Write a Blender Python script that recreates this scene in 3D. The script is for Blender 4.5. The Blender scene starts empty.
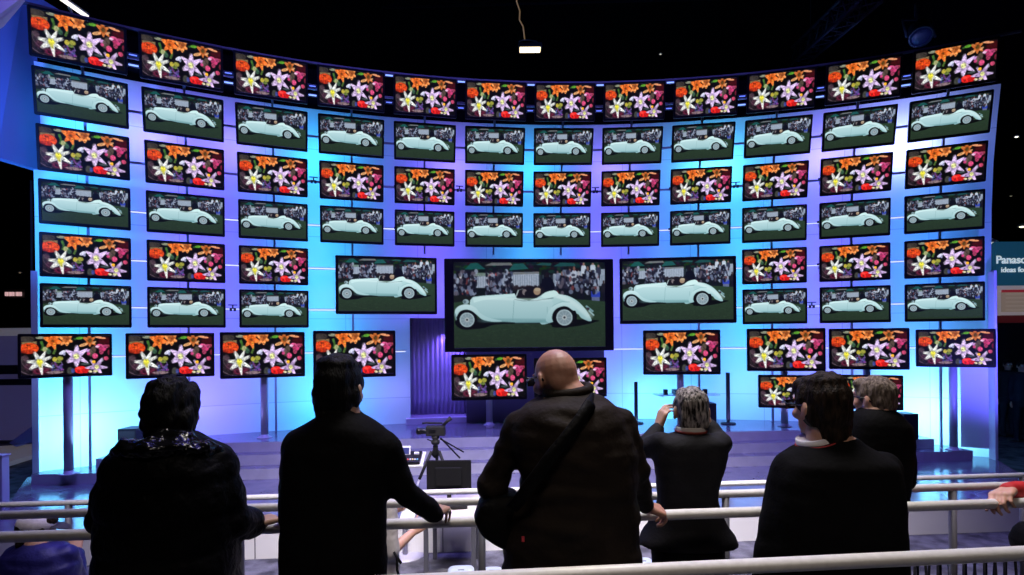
import bpy, bmesh, math, random
import numpy as np
from mathutils import Vector, Matrix, noise
random.seed(7)
RNG = np.random.RandomState(5)
scene = bpy.context.scene
COL = scene.collection
PI = math.pi

# ------------------------------------------------------------------ camera model
FPX, PX0, PY0, ROLL = 545.87, 512.0, 338.0, -0.00908
EYE = Vector((0, 0, 1.8))
AX = Vector((math.cos(ROLL), 0, math.sin(ROLL)))
AU = Vector((-math.sin(ROLL), 0, math.cos(ROLL)))
def at(px, py, d):
    """the point of the place seen at that spot of the photograph, d metres in front of the camera"""
    return EYE + Vector((0, d, 0)) + AX * ((px - PX0) / FPX * d) + AU * ((PY0 - py) / FPX * d)
# the stage and its wall are laid out round one centre
CX, CY, PHI0 = 1.2742, -3.7895, -0.0718
def pol(phi, r, z):
    return Vector((CX + r * math.sin(phi), CY + r * math.cos(phi), z))
def uv(u, v, z=0.0):
    return Vector((CX + u * math.cos(PHI0) + v * math.sin(PHI0), CY - u * math.sin(PHI0) + v * math.cos(PHI0), z))
def to_uv(p):
    dx, dy = p[0] - CX, p[1] - CY
    return dx * math.cos(PHI0) - dy * math.sin(PHI0), dx * math.sin(PHI0) + dy * math.cos(PHI0)
RW = 13.80                                      # wall radius (vertical lower part)
LEAN = [(-1, 0), (2.9, 0.0), (3.7, 0.025), (4.4, 0.126), (5.08, 0.333), (5.73, 0.594), (6.6, 1.0)]
def lean(z):
    for (a, b), (c, d) in zip(LEAN, LEAN[1:]):
        if z <= c:
            return b + (d - b) * (z - a) / (c - a)
    return LEAN[-1][1]

# ------------------------------------------------------------------ tagging
def tag(o, label=None, cat=None, group=None, kind=None):
    if label: o['label'] = label
    if cat: o['category'] = cat
    if group: o['group'] = group
    if kind: o['kind'] = kind
    return o
def empty(name, loc=(0, 0, 0), mat=None):
    o = bpy.data.objects.new(name, None)
    COL.objects.link(o)
    o.empty_display_size = 0.1
    if mat is not None: o.matrix_world = mat
    else: o.location = loc
    return o
def link(name, me, mat=None, parent=None, world=True):
    """one mesh object; world=True: the mesh was made in world coordinates"""
    o = bpy.data.objects.new(name, me)
    COL.objects.link(o)
    if mat is not None and not me.materials:
        for m in (mat if isinstance(mat, (list, tuple)) else [mat]):
            me.materials.append(m)
    if parent is not None:
        o.parent = parent
        if world: o.matrix_parent_inverse = parent.matrix_basis.inverted()
    return o

# ------------------------------------------------------------------ materials
def mat(name, col, rough=0.6, metal=0.0, spec=0.5, emit=None, strength=0.0, alpha=1.0):
    m = bpy.data.materials.new(name); m.use_nodes = True
    b = m.node_tree.nodes['Principled BSDF']
    b.inputs['Base Color'].default_value = (*col, 1)
    b.inputs['Roughness'].default_value = rough
    b.inputs['Metallic'].default_value = metal
    b.inputs['Specular IOR Level'].default_value = spec
    if emit:
        b.inputs['Emission Color'].default_value = (*emit, 1)
        b.inputs['Emission Strength'].default_value = strength
    return m
def noisy(m, a, b, scale=20.0, detail=4.0, stretch=None, bump=0.0, lo=0.35, hi=0.65, bscale=None):
    """base colour runs between two colours in an object-space noise; optional bump"""
    nt = m.node_tree; p = nt.nodes['Principled BSDF']
    tc = nt.nodes.new('ShaderNodeTexCoord')
    mp = nt.nodes.new('ShaderNodeMapping')
    if stretch: mp.inputs['Scale'].default_value = stretch
    nt.links.new(tc.outputs['Object'], mp.inputs['Vector'])
    nz = nt.nodes.new('ShaderNodeTexNoise'); nz.inputs['Scale'].default_value = scale; nz.inputs['Detail'].default_value = detail
    nt.links.new(mp.outputs['Vector'], nz.inputs['Vector'])
    cr = nt.nodes.new('ShaderNodeValToRGB')
    cr.color_ramp.elements[0].position = lo; cr.color_ramp.elements[0].color = (*a, 1)
    cr.color_ramp.elements[1].position = hi; cr.color_ramp.elements[1].color = (*b, 1)
    nt.links.new(nz.outputs['Fac'], cr.inputs['Fac'])
    nt.links.new(cr.outputs['Color'], p.inputs['Base Color'])
    if bump:
        bp = nt.nodes.new('ShaderNodeBump'); bp.inputs['Strength'].default_value = bump; bp.inputs['Distance'].default_value = 0.01
        src = nz
        if bscale:
            src = nt.nodes.new('ShaderNodeTexNoise'); src.inputs['Scale'].default_value = bscale; src.inputs['Detail'].default_value = 3
            nt.links.new(mp.outputs['Vector'], src.inputs['Vector'])
        nt.links.new(src.outputs['Fac'], bp.inputs['Height'])
        nt.links.new(bp.outputs['Normal'], p.inputs['Normal'])
    return m

M = {}
M['bezel'] = mat('black_gloss_plastic', (0.006, 0.006, 0.007), 0.32, spec=0.35)
M['tvback'] = mat('black_matt_plastic', (0.008, 0.008, 0.009), 0.7)
M['steel'] = mat('brushed_steel', (0.42, 0.41, 0.46), 0.4, 0.1)
M['post'] = mat('blue_grey_metal', (0.34, 0.35, 0.45), 0.5, 0.0)
M['railwall'] = mat('pale_painted_metal', (0.62, 0.63, 0.68), 0.4)
M['bracket'] = mat('dark_bracket_metal', (0.05, 0.055, 0.075), 0.5, 0.3)
M['whitemetal'] = mat('white_powder_coat', (0.72, 0.72, 0.74), 0.4)
M['rail'] = noisy(mat('satin_aluminium_tube', (0.60, 0.59, 0.58), 0.36, 0.0, spec=0.5), (0.68, 0.67, 0.66), (0.75, 0.74, 0.73), 40)
M['post_alu'] = mat('grey_aluminium_post', (0.095, 0.095, 0.115), 0.5, 0.1)
M['black'] = mat('matt_black', (0.004, 0.004, 0.005), 0.85, spec=0.2)
M['ceil'] = mat('black_hall_ceiling', (0.0025, 0.0025, 0.003), 0.95, spec=0.05)
M['deck'] = noisy(mat('glossy_grey_floor', (0.16, 0.16, 0.20), 0.16, spec=1.0), (0.13, 0.13, 0.17), (0.19, 0.19, 0.23), 3)
M['riser'] = noisy(mat('pale_step_board', (0.5, 0.5, 0.52), 0.5), (0.47, 0.47, 0.49), (0.54, 0.54, 0.56), 6)
M['fascia'] = mat('white_fascia_board', (0.72, 0.71, 0.72), 0.5)
M['carpet'] = noisy(mat('grey_carpet', (0.2, 0.2, 0.22), 0.95, spec=0.1), (0.05, 0.05, 0.056), (0.17, 0.17, 0.185), 5, 8, bump=0.6, bscale=160)
M['trim'] = mat('pale_wall_trim', (0.62, 0.62, 0.68), 0.4)
M['speaker'] = mat('black_speaker_cabinet', (0.01, 0.01, 0.014), 0.5)
M['glass'] = mat('frosted_glass_shelf', (0.55, 0.75, 0.8), 0.15)
M['beige'] = mat('beige_desk_top', (0.62, 0.56, 0.5), 0.5)

def wall_material():
    """backlit white acrylic sheets with thin seams; lets light from the lamps behind through"""
    m = bpy.data.materials.new('backlit_acrylic_wall'); m.use_nodes = True
    nt = m.node_tree; nt.nodes.clear()
    out = nt.nodes.new('ShaderNodeOutputMaterial')
    mix = nt.nodes.new('ShaderNodeMixShader'); mix.inputs[0].default_value = 0.55
    df = nt.nodes.new('ShaderNodeBsdfDiffuse'); tr = nt.nodes.new('ShaderNodeBsdfTranslucent')
    uvn = nt.nodes.new('ShaderNodeUVMap'); uvn.uv_map = 'UVMap'
    br = nt.nodes.new('ShaderNodeTexBrick')
    br.offset = 0.0; br.inputs['Scale'].default_value = 1.0
    br.inputs['Color1'].default_value = (0.82, 0.82, 0.84, 1); br.inputs['Color2'].default_value = (0.77, 0.77, 0.80, 1)
    br.inputs['Mortar'].default_value = (0.58, 0.58, 0.64, 1)
    br.inputs['Mortar Size'].default_value = 0.006; br.inputs['Mortar Smooth'].default_value = 0.2
    br.inputs['Brick Width'].default_value = 1.232; br.inputs['Row Height'].default_value = 1.385
    nt.links.new(uvn.outputs['UV'], br.inputs['Vector'])
    nt.links.new(br.outputs['Color'], df.inputs['Color']); nt.links.new(br.outputs['Color'], tr.inputs['Color'])
    nt.links.new(df.outputs[0], mix.inputs[1]); nt.links.new(tr.outputs[0], mix.inputs[2])
    nt.links.new(mix.outputs[0], out.inputs['Surface'])
    return m
M['wall'] = wall_material()
M['strip'] = mat('added_white_glow', (.7, .7, .75), .5, emit=(.62, .70, 1.0), strength=1.15)  # glow for the strips added to the lower rails
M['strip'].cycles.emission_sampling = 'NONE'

# ------------------------------------------------------------------ mesh helpers
class MB:
    """collects shapes, makes ONE mesh"""
    def __init__(s): s.v = []; s.f = []; s.mi = []
    def add(s, vs, fs, mi=0):
        b = len(s.v); s.v.extend([tuple(v) for v in vs])
        for f in fs: s.f.append(tuple(b + i for i in f)); s.mi.append(mi)
        return s
    def box(s, c, size, rot=None, bev=0.0, mi=0):
        """box, with chamfered edges when bev is given"""
        bm = bmesh.new(); bmesh.ops.create_cube(bm, size=1.0)
        bmesh.ops.scale(bm, vec=Vector(size), verts=bm.verts)
        if bev: bmesh.ops.bevel(bm, geom=bm.edges[:], offset=bev, segments=2, profile=0.6, affect='EDGES')
        R = rot if rot is not None else Matrix.Identity(3)
        c = Vector(c)
        vs = [R @ v.co + c for v in bm.verts]; bm.verts.index_update()
        fs = [[v.index for v in f.verts] for f in bm.faces]
        bm.free(); return s.add(vs, fs, mi)
    def tube(s, pts, rad, n=12, mi=0, cap=True):
        pts = [Vector(p) for p in pts]
        rads = rad if isinstance(rad, (list, tuple)) else [rad] * len(pts)
        vs = []; ref = None
        for i, p in enumerate(pts):
            t = (pts[min(i + 1, len(pts) - 1)] - pts[max(i - 1, 0)]).normalized()
            if ref is None:
                ref = Vector((0, 0, 1)) if abs(t.z) < 0.9 else Vector((1, 0, 0))
            a = (ref - t * ref.dot(t)).normalized(); b = t.cross(a); ref = a
            for k in range(n):
                q = 2 * PI * k / n
                vs.append(p + (a * math.cos(q) + b * math.sin(q)) * rads[i])
        fs = []
        for i in range(len(pts) - 1):
            for k in range(n):
                fs.append((i * n + k, i * n + (k + 1) % n, (i + 1) * n + (k + 1) % n, (i + 1) * n + k))
        if cap:
            fs.append(tuple(range(n))[::-1]); fs.append(tuple((len(pts) - 1) * n + k for k in range(n)))
        return s.add(vs, fs, mi)
    def lathe(s, prof, c=(0, 0, 0), n=20, axis=None, mi=0):
        """prof: (radius, height) pairs turned about z (or axis)"""
        c = Vector(c); R = Matrix.Identity(3)
        if axis is not None: R = Vector((0, 0, 1)).rotation_difference(Vector(axis)).to_matrix()
        vs = []
        for r, h in prof:
            for k in range(n):
                q = 2 * PI * k / n
                vs.append(c + R @ Vector((r * math.cos(q), r * math.sin(q), h)))
        fs = []
        for i in range(len(prof) - 1):
            for k in range(n):
                fs.append((i * n + k, i * n + (k + 1) % n, (i + 1) * n + (k + 1) % n, (i + 1) * n + k))
        fs.append(tuple(range(n))[::-1]); fs.append(tuple((len(prof) - 1) * n + k for k in range(n)))
        return s.add(vs, fs, mi)
    def sphere(s, c, rx, ry=None, rz=None, rot=None, n=16, m=10, mi=0):
        ry = rx if ry is None else ry; rz = rx if rz is None else rz
        c = Vector(c); R = rot if rot is not None else Matrix.Identity(3)
        vs = [c + R @ Vector((0, 0, rz))]
        for i in range(1, m):
            t = PI * i / m
            for k in range(n):
                q = 2 * PI * k / n
                vs.append(c + R @ Vector((rx * math.sin(t) * math.cos(q), ry * math.sin(t) * math.sin(q), rz * math.cos(t))))
        vs.append(c + R @ Vector((0, 0, -rz)))
        fs = [(0, 1 + k, 1 + (k + 1) % n) for k in range(n)]
        for i in range(m - 2):
            for k in range(n):
                a = 1 + i * n
                fs.append((a + k, a + n + k, a + n + (k + 1) % n, a + (k + 1) % n))
        a = 1 + (m - 2) * n; e = len(vs) - 1
        fs += [(a + k, e, a + (k + 1) % n) for k in range(n)]
        return s.add(vs, fs, mi)
    def capsule(s, a, b, ra, rb, n=14):
        a, b = Vector(a), Vector(b); t = b - a
        if t.length < 1e-5: return s.sphere(a, max(ra, rb))
        t.normalize()
        pts = []; rr = []
        for q in (-80, -60, -35, 0):
            pts.append(a + t * ra * math.sin(math.radians(q))); rr.append(ra * math.cos(math.radians(q)))
        for q in (0, 35, 60, 80):
            pts.append(b + t * rb * math.sin(math.radians(q))); rr.append(rb * math.cos(math.radians(q)))
        return s.tube(pts, rr, n)
    def loft(s, rows, n=32, e=2.3):
        """rows: (centre, half width vector, half depth vector): closed superellipse rings, capped"""
        vs = []
        for c, hx, hy in rows:
            for k in range(n):
                q = 2 * PI * k / n
                cx = math.copysign(abs(math.cos(q)) ** (2 / e), math.cos(q)); sy = math.copysign(abs(math.sin(q)) ** (2 / e), math.sin(q))
                vs.append(Vector(c) + Vector(hx) * cx + Vector(hy) * sy)
        fs = []
        for i in range(len(rows) - 1):
            for k in range(n):
                fs.append((i * n + k, (i + 1) * n + k, (i + 1) * n + (k + 1) % n, i * n + (k + 1) % n))
        fs.append(tuple(range(n))); fs.append(tuple((len(rows) - 1) * n + k for k in range(n))[::-1])
        return s.add(vs, fs)
    def mesh(s, name='mesh', smooth=False):
        me = bpy.data.meshes.new(name); me.from_pydata(s.v, [], s.f)
        bm = bmesh.new(); bm.from_mesh(me); bmesh.ops.recalc_face_normals(bm, faces=bm.faces); bm.to_mesh(me); bm.free()
        if any(s.mi): me.polygons.foreach_set('material_index', s.mi)
        if smooth: me.polygons.foreach_set('use_smooth', [True] * len(me.polygons))
        me.update(); return me
    def build(s, name, m=None, parent=None, smooth=False, world=True):
        return link(name, s.mesh(name, smooth), m, parent, world)

def grow(mb, voxel=0.012, smooth=4, disp=None, name='body'):
    """melt the collected overlapping shapes into one continuous surface"""
    me = mb.mesh(name)
    o = bpy.data.objects.new('melt', me); COL.objects.link(o)
    r = o.modifiers.new('r', 'REMESH'); r.mode = 'VOXEL'; r.voxel_size = voxel; r.adaptivity = 0.0
    if smooth:
        q = o.modifiers.new('s', 'SMOOTH'); q.factor = 0.5; q.iterations = smooth
    dg = bpy.context.evaluated_depsgraph_get()
    res = bpy.data.meshes.new_from_object(o.evaluated_get(dg), depsgraph=dg)
    bpy.data.objects.remove(o); bpy.data.meshes.remove(me)
    if disp:
        n = len(res.vertices)
        co = np.empty(n * 3); res.vertices.foreach_get('co', co); co = co.reshape(-1, 3)
        no = np.empty(n * 3); res.vertices.foreach_get('normal', no); no = no.reshape(-1, 3)
        h = np.array([disp(Vector(c)) for c in co])
        res.vertices.foreach_set('co', (co + no * h[:, None]).ravel())
    res.polygons.foreach_set('use_smooth', [True] * len(res.polygons)); res.update()
    res.name = name
    return res
# ------------------------------------------------------------------ the two pictures the screens show
class Paint:
    """a small raster painter; the picture becomes the colours of the screen's own pixels"""
    def __init__(s, w, h, x0, y0, x1, y1, ss=3):
        s.w, s.h, s.ss = w, h, ss
        s.W, s.H = w * ss, h * ss
        xs = x0 + (np.arange(s.W) + 0.5) / s.W * (x1 - x0); ys = y0 + (np.arange(s.H) + 0.5) / s.H * (y1 - y0)
        s.X, s.Y = np.meshgrid(xs, ys); s.xs, s.ys = xs, ys
        s.C = np.zeros((s.H, s.W, 3))
    def _win(s, xa, xb, ya, yb):
        i0, i1 = np.searchsorted(s.xs, [xa, xb]); j0, j1 = np.searchsorted(s.ys, [ya, yb])
        return slice(j0, j1), slice(i0, i1)
    def put(s, win, m, col, a=1.0, col2=None, t=None):
        c = np.array(col, float) / 255
        if col2 is not None:
            c = c + (np.array(col2, float) / 255 - c) * t[..., None]
        m = (m * a)[..., None]
        s.C[win] = s.C[win] * (1 - m) + c * m
    def poly(s, pts, col, a=1.0, col2=None, vert=True):
        p = np.array(pts, float)
        win = s._win(p[:, 0].min(), p[:, 0].max(), p[:, 1].min(), p[:, 1].max())
        X, Y = s.X[win], s.Y[win]
        if X.size == 0: return
        ins = np.zeros(X.shape, bool)
        for (xa, ya), (xb, yb) in zip(p, np.roll(p, -1, 0)):
            if ya == yb: continue
            ins ^= ((ya > Y) != (yb > Y)) & (X < (xb - xa) * (Y - ya) / (yb - ya) + xa)
        t = None
        if col2 is not None:
            t = (Y - p[:, 1].min()) / max(1e-6, np.ptp(p[:, 1])) if vert else (X - p[:, 0].min()) / max(1e-6, np.ptp(p[:, 0]))
        s.put(win, ins.astype(float), col, a, col2, t)
    def ell(s, x, y, rx, ry, col, a=1.0, soft=0.0, ang=0.0, col2=None):
        R = max(rx, ry) * (1 + soft) + 1
        win = s._win(x - R, x + R, y - R, y + R)
        dx, dy = s.X[win] - x, s.Y[win] - y
        if dx.size == 0: return
        c, q = math.cos(ang), math.sin(ang)
        d = np.hypot((dx * c + dy * q) / rx, (-dx * q + dy * c) / ry)
        m = np.clip((1 + soft - d) / max(soft, 1e-3), 0, 1) if soft else (d < 1).astype(float)
        s.put(win, m, col, a, col2, np.clip(d, 0, 1) if col2 is not None else None)
    def line(s, pts, wd, col, a=1.0):
        for (xa, ya), (xb, yb) in zip(pts, pts[1:]):
            n = np.array([-(yb - ya), xb - xa], float); n *= wd / 2 / max(1e-6, np.hypot(*n))
            s.poly([(xa + n[0], ya + n[1]), (xb + n[0], yb + n[1]), (xb - n[0], yb - n[1]), (xa - n[0], ya - n[1])], col, a)
    def smooth(s, pts, col, a=1.0, col2=None, k=6):
        """closed Catmull-Rom outline"""
        p = np.array(pts, float); n = len(p); out = []
        for i in range(n):
            a0, a1, a2, a3 = p[i - 1], p[i], p[(i + 1) % n], p[(i + 2) % n]
            for t in np.linspace(0, 1, k, endpoint=False):
                out.append(0.5 * (2 * a1 + (a2 - a0) * t + (2 * a0 - 5 * a1 + 4 * a2 - a3) * t * t + (3 * a1 - a0 - 3 * a2 + a3) * t ** 3))
        s.poly(out, col, a, col2)
    def grain(s, amp, cells, win=None):
        g = RNG.rand(cells[1] + 2, cells[0] + 2)
        yy = np.linspace(0, cells[1], s.H); xx = np.linspace(0, cells[0], s.W)
        y0 = yy.astype(int); x0 = xx.astype(int); fy = (yy - y0)[:, None]; fx = (xx - x0)[None]
        v = (g[y0][:, x0] * (1 - fy) * (1 - fx) + g[y0 + 1][:, x0] * fy * (1 - fx) + g[y0][:, x0 + 1] * (1 - fy) * fx + g[y0 + 1][:, x0 + 1] * fy * fx)
        s.C *= (1 + amp * (v - 0.5) * 2)[..., None]
    def done(s):
        c = s.C.reshape(s.h, s.ss, s.w, s.ss, 3).mean((1, 3))
        c = np.clip(c, 0, 1)
        return np.where(c <= 0.04045, c / 12.92, ((c + 0.055) / 1.055) ** 2.4)

def car_picture(w=256, h=144):
    P = Paint(w, h, 78, 45, 938, 532)
    P.C[:] = np.array((18, 24, 28)) / 255
    for k in range(150):
        P.ell(RNG.uniform(78, 938), RNG.uniform(45, 120), RNG.uniform(5, 26), RNG.uniform(4, 12), (RNG.randint(8, 45), RNG.randint(14, 62), RNG.randint(16, 55)), 0.8)
    P.poly([(140, 88), (175, 52), (215, 52), (258, 86)], (26, 88, 86), 0.9)
    P.poly([(255, 66), (290, 50), (400, 50), (410, 64)], (120, 125, 128), 0.85)
    P.poly([(388, 92), (415, 56), (470, 52), (500, 84)], (32, 92, 92), 0.9)
    P.poly([(540, 62), (575, 48), (630, 52), (625, 66)], (34, 84, 84), 0.9)
    P.poly([(640, 70), (680, 48), (760, 50), (770, 68)], (30, 86, 88), 0.8)
    # picket fence
    P.poly([(190, 130), (300, 122), (560, 112), (560, 186), (400, 190), (190, 192)], (160, 172, 190))
    P.poly([(640, 112), (940, 84), (940, 180), (640, 190)], (150, 164, 184))
    for x in range(190, 940, 13):
        P.poly([(x, 118), (x + 4, 118), (x + 4, 190), (x, 190)], (96, 114, 138), 0.6)
    P.poly([(190, 108), (560, 100), (560, 112), (190, 128)], (205, 212, 222), 0.5)
    def figure(x, y, hgt, body, head, wd=22, legs=(20, 22, 34)):
        P.smooth([(x - wd * .5, y + hgt * .2), (x, y + hgt * .14), (x + wd * .5, y + hgt * .2), (x + wd * .55, y + hgt * .55), (x + wd * .35, y + hgt * .62), (x - wd * .35, y + hgt * .62), (x - wd * .55, y + hgt * .55)], body)
        P.poly([(x - wd * .35, y + hgt * .58), (x + wd * .35, y + hgt * .58), (x + wd * .3, y + hgt), (x - wd * .3, y + hgt)], legs)
        P.ell(x, y + hgt * .08, wd * .24, hgt * .09, head)
    figs = [(95, 130, 140, (24, 24, 34), (70, 50, 46)), (118, 118, 150, (34, 32, 46), (200, 196, 196)), (140, 150, 120, (150, 158, 178), (90, 66, 60)),
            (165, 126, 130, (28, 24, 34), (170, 40, 44)), (188, 136, 120, (24, 24, 36), (80, 56, 50)), (285, 98, 130, (150, 120, 126), (180, 70, 70)),
            (300, 110, 120, (30, 34, 50), (150, 60, 66)), (318, 104, 120, (60, 62, 82), (180, 60, 60)), (340, 100, 125, (110, 128, 158), (120, 80, 76)),
            (370, 100, 125, (160, 182, 208), (120, 92, 84)), (388, 104, 110, (150, 170, 200), (150, 110, 100)), (665, 96, 130, (150, 160, 184), (100, 80, 80)),
            (690, 100, 150, (36, 40, 60), (120, 90, 84)), (712, 110, 140, (50, 50, 70), (90, 66, 62)), (735, 84, 150, (166, 172, 192), (110, 84, 80)),
            (760, 70, 160, (176, 186, 204), (120, 84, 76)), (785, 96, 170, (30, 32, 48), (170, 170, 180)), (806, 100, 160, (26, 28, 42), (200, 200, 210)),
            (815, 48, 110, (188, 200, 216), (140, 110, 100)), (838, 70, 160, (40, 44, 62), (110, 84, 78)), (860, 76, 160, (20, 22, 36), (90, 70, 66)),
            (868, 50, 70, (190, 204, 220), (150, 120, 110)), (900, 60, 90, (50, 54, 74), (120, 96, 90)), (930, 150, 120, (30, 30, 40), (60, 50, 50))]
    for f in figs: figure(*f, wd=26)
    P.smooth([(566, 205), (576, 150), (598, 128), (622, 132), (642, 160), (646, 214)], (14, 17, 30)); P.ell(604, 118, 13, 16, (26, 22, 30))
    # chair and rails
    P.poly([(856, 212), (908, 212), (908, 246), (856, 246)], (46, 66, 176)); P.poly([(860, 246), (906, 246), (906, 276), (860, 276)], (128, 140, 190), 0.7)
    # lawn
    P.poly([(70, 272), (200, 262), (560, 250), (830, 262), (945, 272), (945, 540), (70, 540)], (42, 64, 46), 1, (36, 50, 38))
    P.poly([(70, 232), (180, 236), (180, 262), (70, 276)], (26, 30, 26), 0.8)
    for k in range(700):
        y = RNG.uniform(285, 532); g = RNG.uniform(0.75, 1.3)
        P.ell(RNG.uniform(78, 938), y, RNG.uniform(4, 14), RNG.uniform(1, 3), (42 * g, 58 * g, 42 * g), 0.5)
    P.grain(0.07, (150, 88))
    for k in range(340):
        x = RNG.choice([RNG.uniform(80, 205), RNG.uniform(262, 405), RNG.uniform(650, 900)]); y = RNG.uniform(95, 225)
        c = [(20, 22, 34), (34, 34, 50), (112, 124, 152), (158, 170, 194), (90, 84, 98), (120, 60, 62), (60, 70, 100)][RNG.choice(7, p=[.34, .2, .14, .12, .1, .05, .05])]
        P.ell(x, y, RNG.uniform(4, 11), RNG.uniform(6, 16), c, .8, .3)
    for k in range(40):
        P.ell(RNG.uniform(400, 570), RNG.uniform(184, 200), RNG.uniform(4, 12), 8, (40, 34, 40), .7, .3)
    # the white open car
    P.smooth([(96, 372), (120, 424), (240, 420), (330, 398), (600, 398), (640, 418), (760, 414), (870, 392), (850, 376), (300, 366)], (9, 11, 14), 0.95)
    body = (184, 219, 222); lo = (150, 192, 198)
    P.smooth([(560, 256), (600, 218), (648, 208), (672, 228), (722, 238), (772, 264), (812, 302), (842, 344), (858, 378), (842, 384), (800, 366), (760, 340), (620, 392), (560, 388)], body, 1, lo)
    P.poly([(168, 288), (170, 262), (186, 243), (240, 236), (330, 230), (420, 224), (432, 252), (500, 264), (545, 250), (572, 234), (602, 216), (650, 300), (612, 388), (420, 388), (330, 381), (255, 372), (215, 346)], (194, 225, 229), 1, lo)
    P.poly([(186, 250), (240, 240), (420, 228), (420, 240), (240, 262), (190, 276)], (204, 236, 238), 0.8)
    P.line([(418, 258), (470, 266), (545, 264), (640, 250)], 4, (70, 92, 98), 0.8)
    P.line([(416, 262), (408, 380)], 2, (96, 140, 146), 0.8); P.line([(604, 300), (606, 380)], 2, (100, 146, 150), 0.7)
    P.poly([(560, 378), (606, 372), (612, 392), (420, 392), (420, 386)], (120, 168, 172), 0.7)
    for k in range(14):
        t = k / 13; P.ell(230 + 370 * t, 262 - 12 * (1 - t), 26, 6, (216, 240, 242), .22, .8); P.ell(240 + 350 * t, 376 + 4 * t, 26, 9, (104, 150, 156), .25, .8)
    for k in range(16):
        t = k / 15; P.ell(660 + 185 * t, 238 + 118 * t ** 1.5, 16, 9, (220, 242, 244), .3, .9)
    P.line([(176, 292), (200, 312), (226, 342), (266, 366), (330, 381)], 2.5, (112, 156, 162), .7)
    P.line([(602, 384), (612, 330), (640, 292), (690, 270), (735, 274)], 2.5, (112, 158, 164), .7)
    # wheel arches, wheels
    P.ell(702, 356, 72, 66, (12, 13, 16)); P.ell(150, 368, 58, 60, (12, 13, 16))
    P.smooth([(84, 330), (92, 306), (122, 288), (162, 286), (200, 304), (226, 334), (272, 360), (350, 380), (300, 384), (240, 372), (206, 344), (178, 322), (146, 314), (114, 324), (96, 350), (88, 372)], (198, 228, 232), 1, (160, 200, 206))
    P.smooth([(596, 380), (610, 330), (640, 296), (690, 276), (740, 286), (770, 316), (752, 322), (722, 302), (692, 298), (656, 312), (634, 342), (626, 386)], (194, 226, 230), 1, (152, 194, 200))
    for x, y, r in ((152, 372, 50), (702, 362, 56)):
        P.ell(x, y, r, r, (14, 15, 19)); P.ell(x, y, r * .82, r * .82, (166, 190, 198)); P.ell(x, y, r * .70, r * .70, (128, 148, 158))
        for k in range(10):
            q = 2 * PI * k / 10
            P.line([(x, y), (x + r * .68 * math.cos(q), y + r * .68 * math.sin(q))], 4, (158, 178, 188), 0.7)
        P.ell(x, y, r * .24, r * .24, (176, 188, 192)); P.ell(x, y, r * .12, r * .12, (50, 56, 64))
    # cockpit
    P.smooth([(430, 236), (438, 202), (470, 188), (560, 184), (590, 206), (572, 232), (540, 248), (490, 248)], (26, 24, 32))
    P.ell(476, 216, 13, 17, (120, 112, 116)); P.ell(500, 226, 24, 20, (22, 22, 30)); P.ell(547, 212, 20, 21, (158, 134, 112)); P.ell(550, 202, 18, 10, (176, 160, 136))
    P.line([(428, 240), (442, 204)], 6, (176, 196, 200)); P.line([(442, 204), (470, 198)], 3, (120, 130, 136))
    P.smooth([(570, 238), (600, 216), (648, 208), (668, 228), (640, 244), (590, 250)], (206, 238, 238))
    P.ell(146, 270, 17, 14, (150, 178, 186)); P.ell(140, 270, 8, 9, (96, 116, 126))
    P.line([(84, 336), (92, 372)], 8, (110, 140, 148))
    P.line([(826, 296), (868, 330)], 11, (120, 158, 166)); P.line([(842, 322), (872, 352)], 9, (150, 184, 188)); P.ell(838, 312, 9, 7, (60, 50, 60))
    return P.done()

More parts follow.
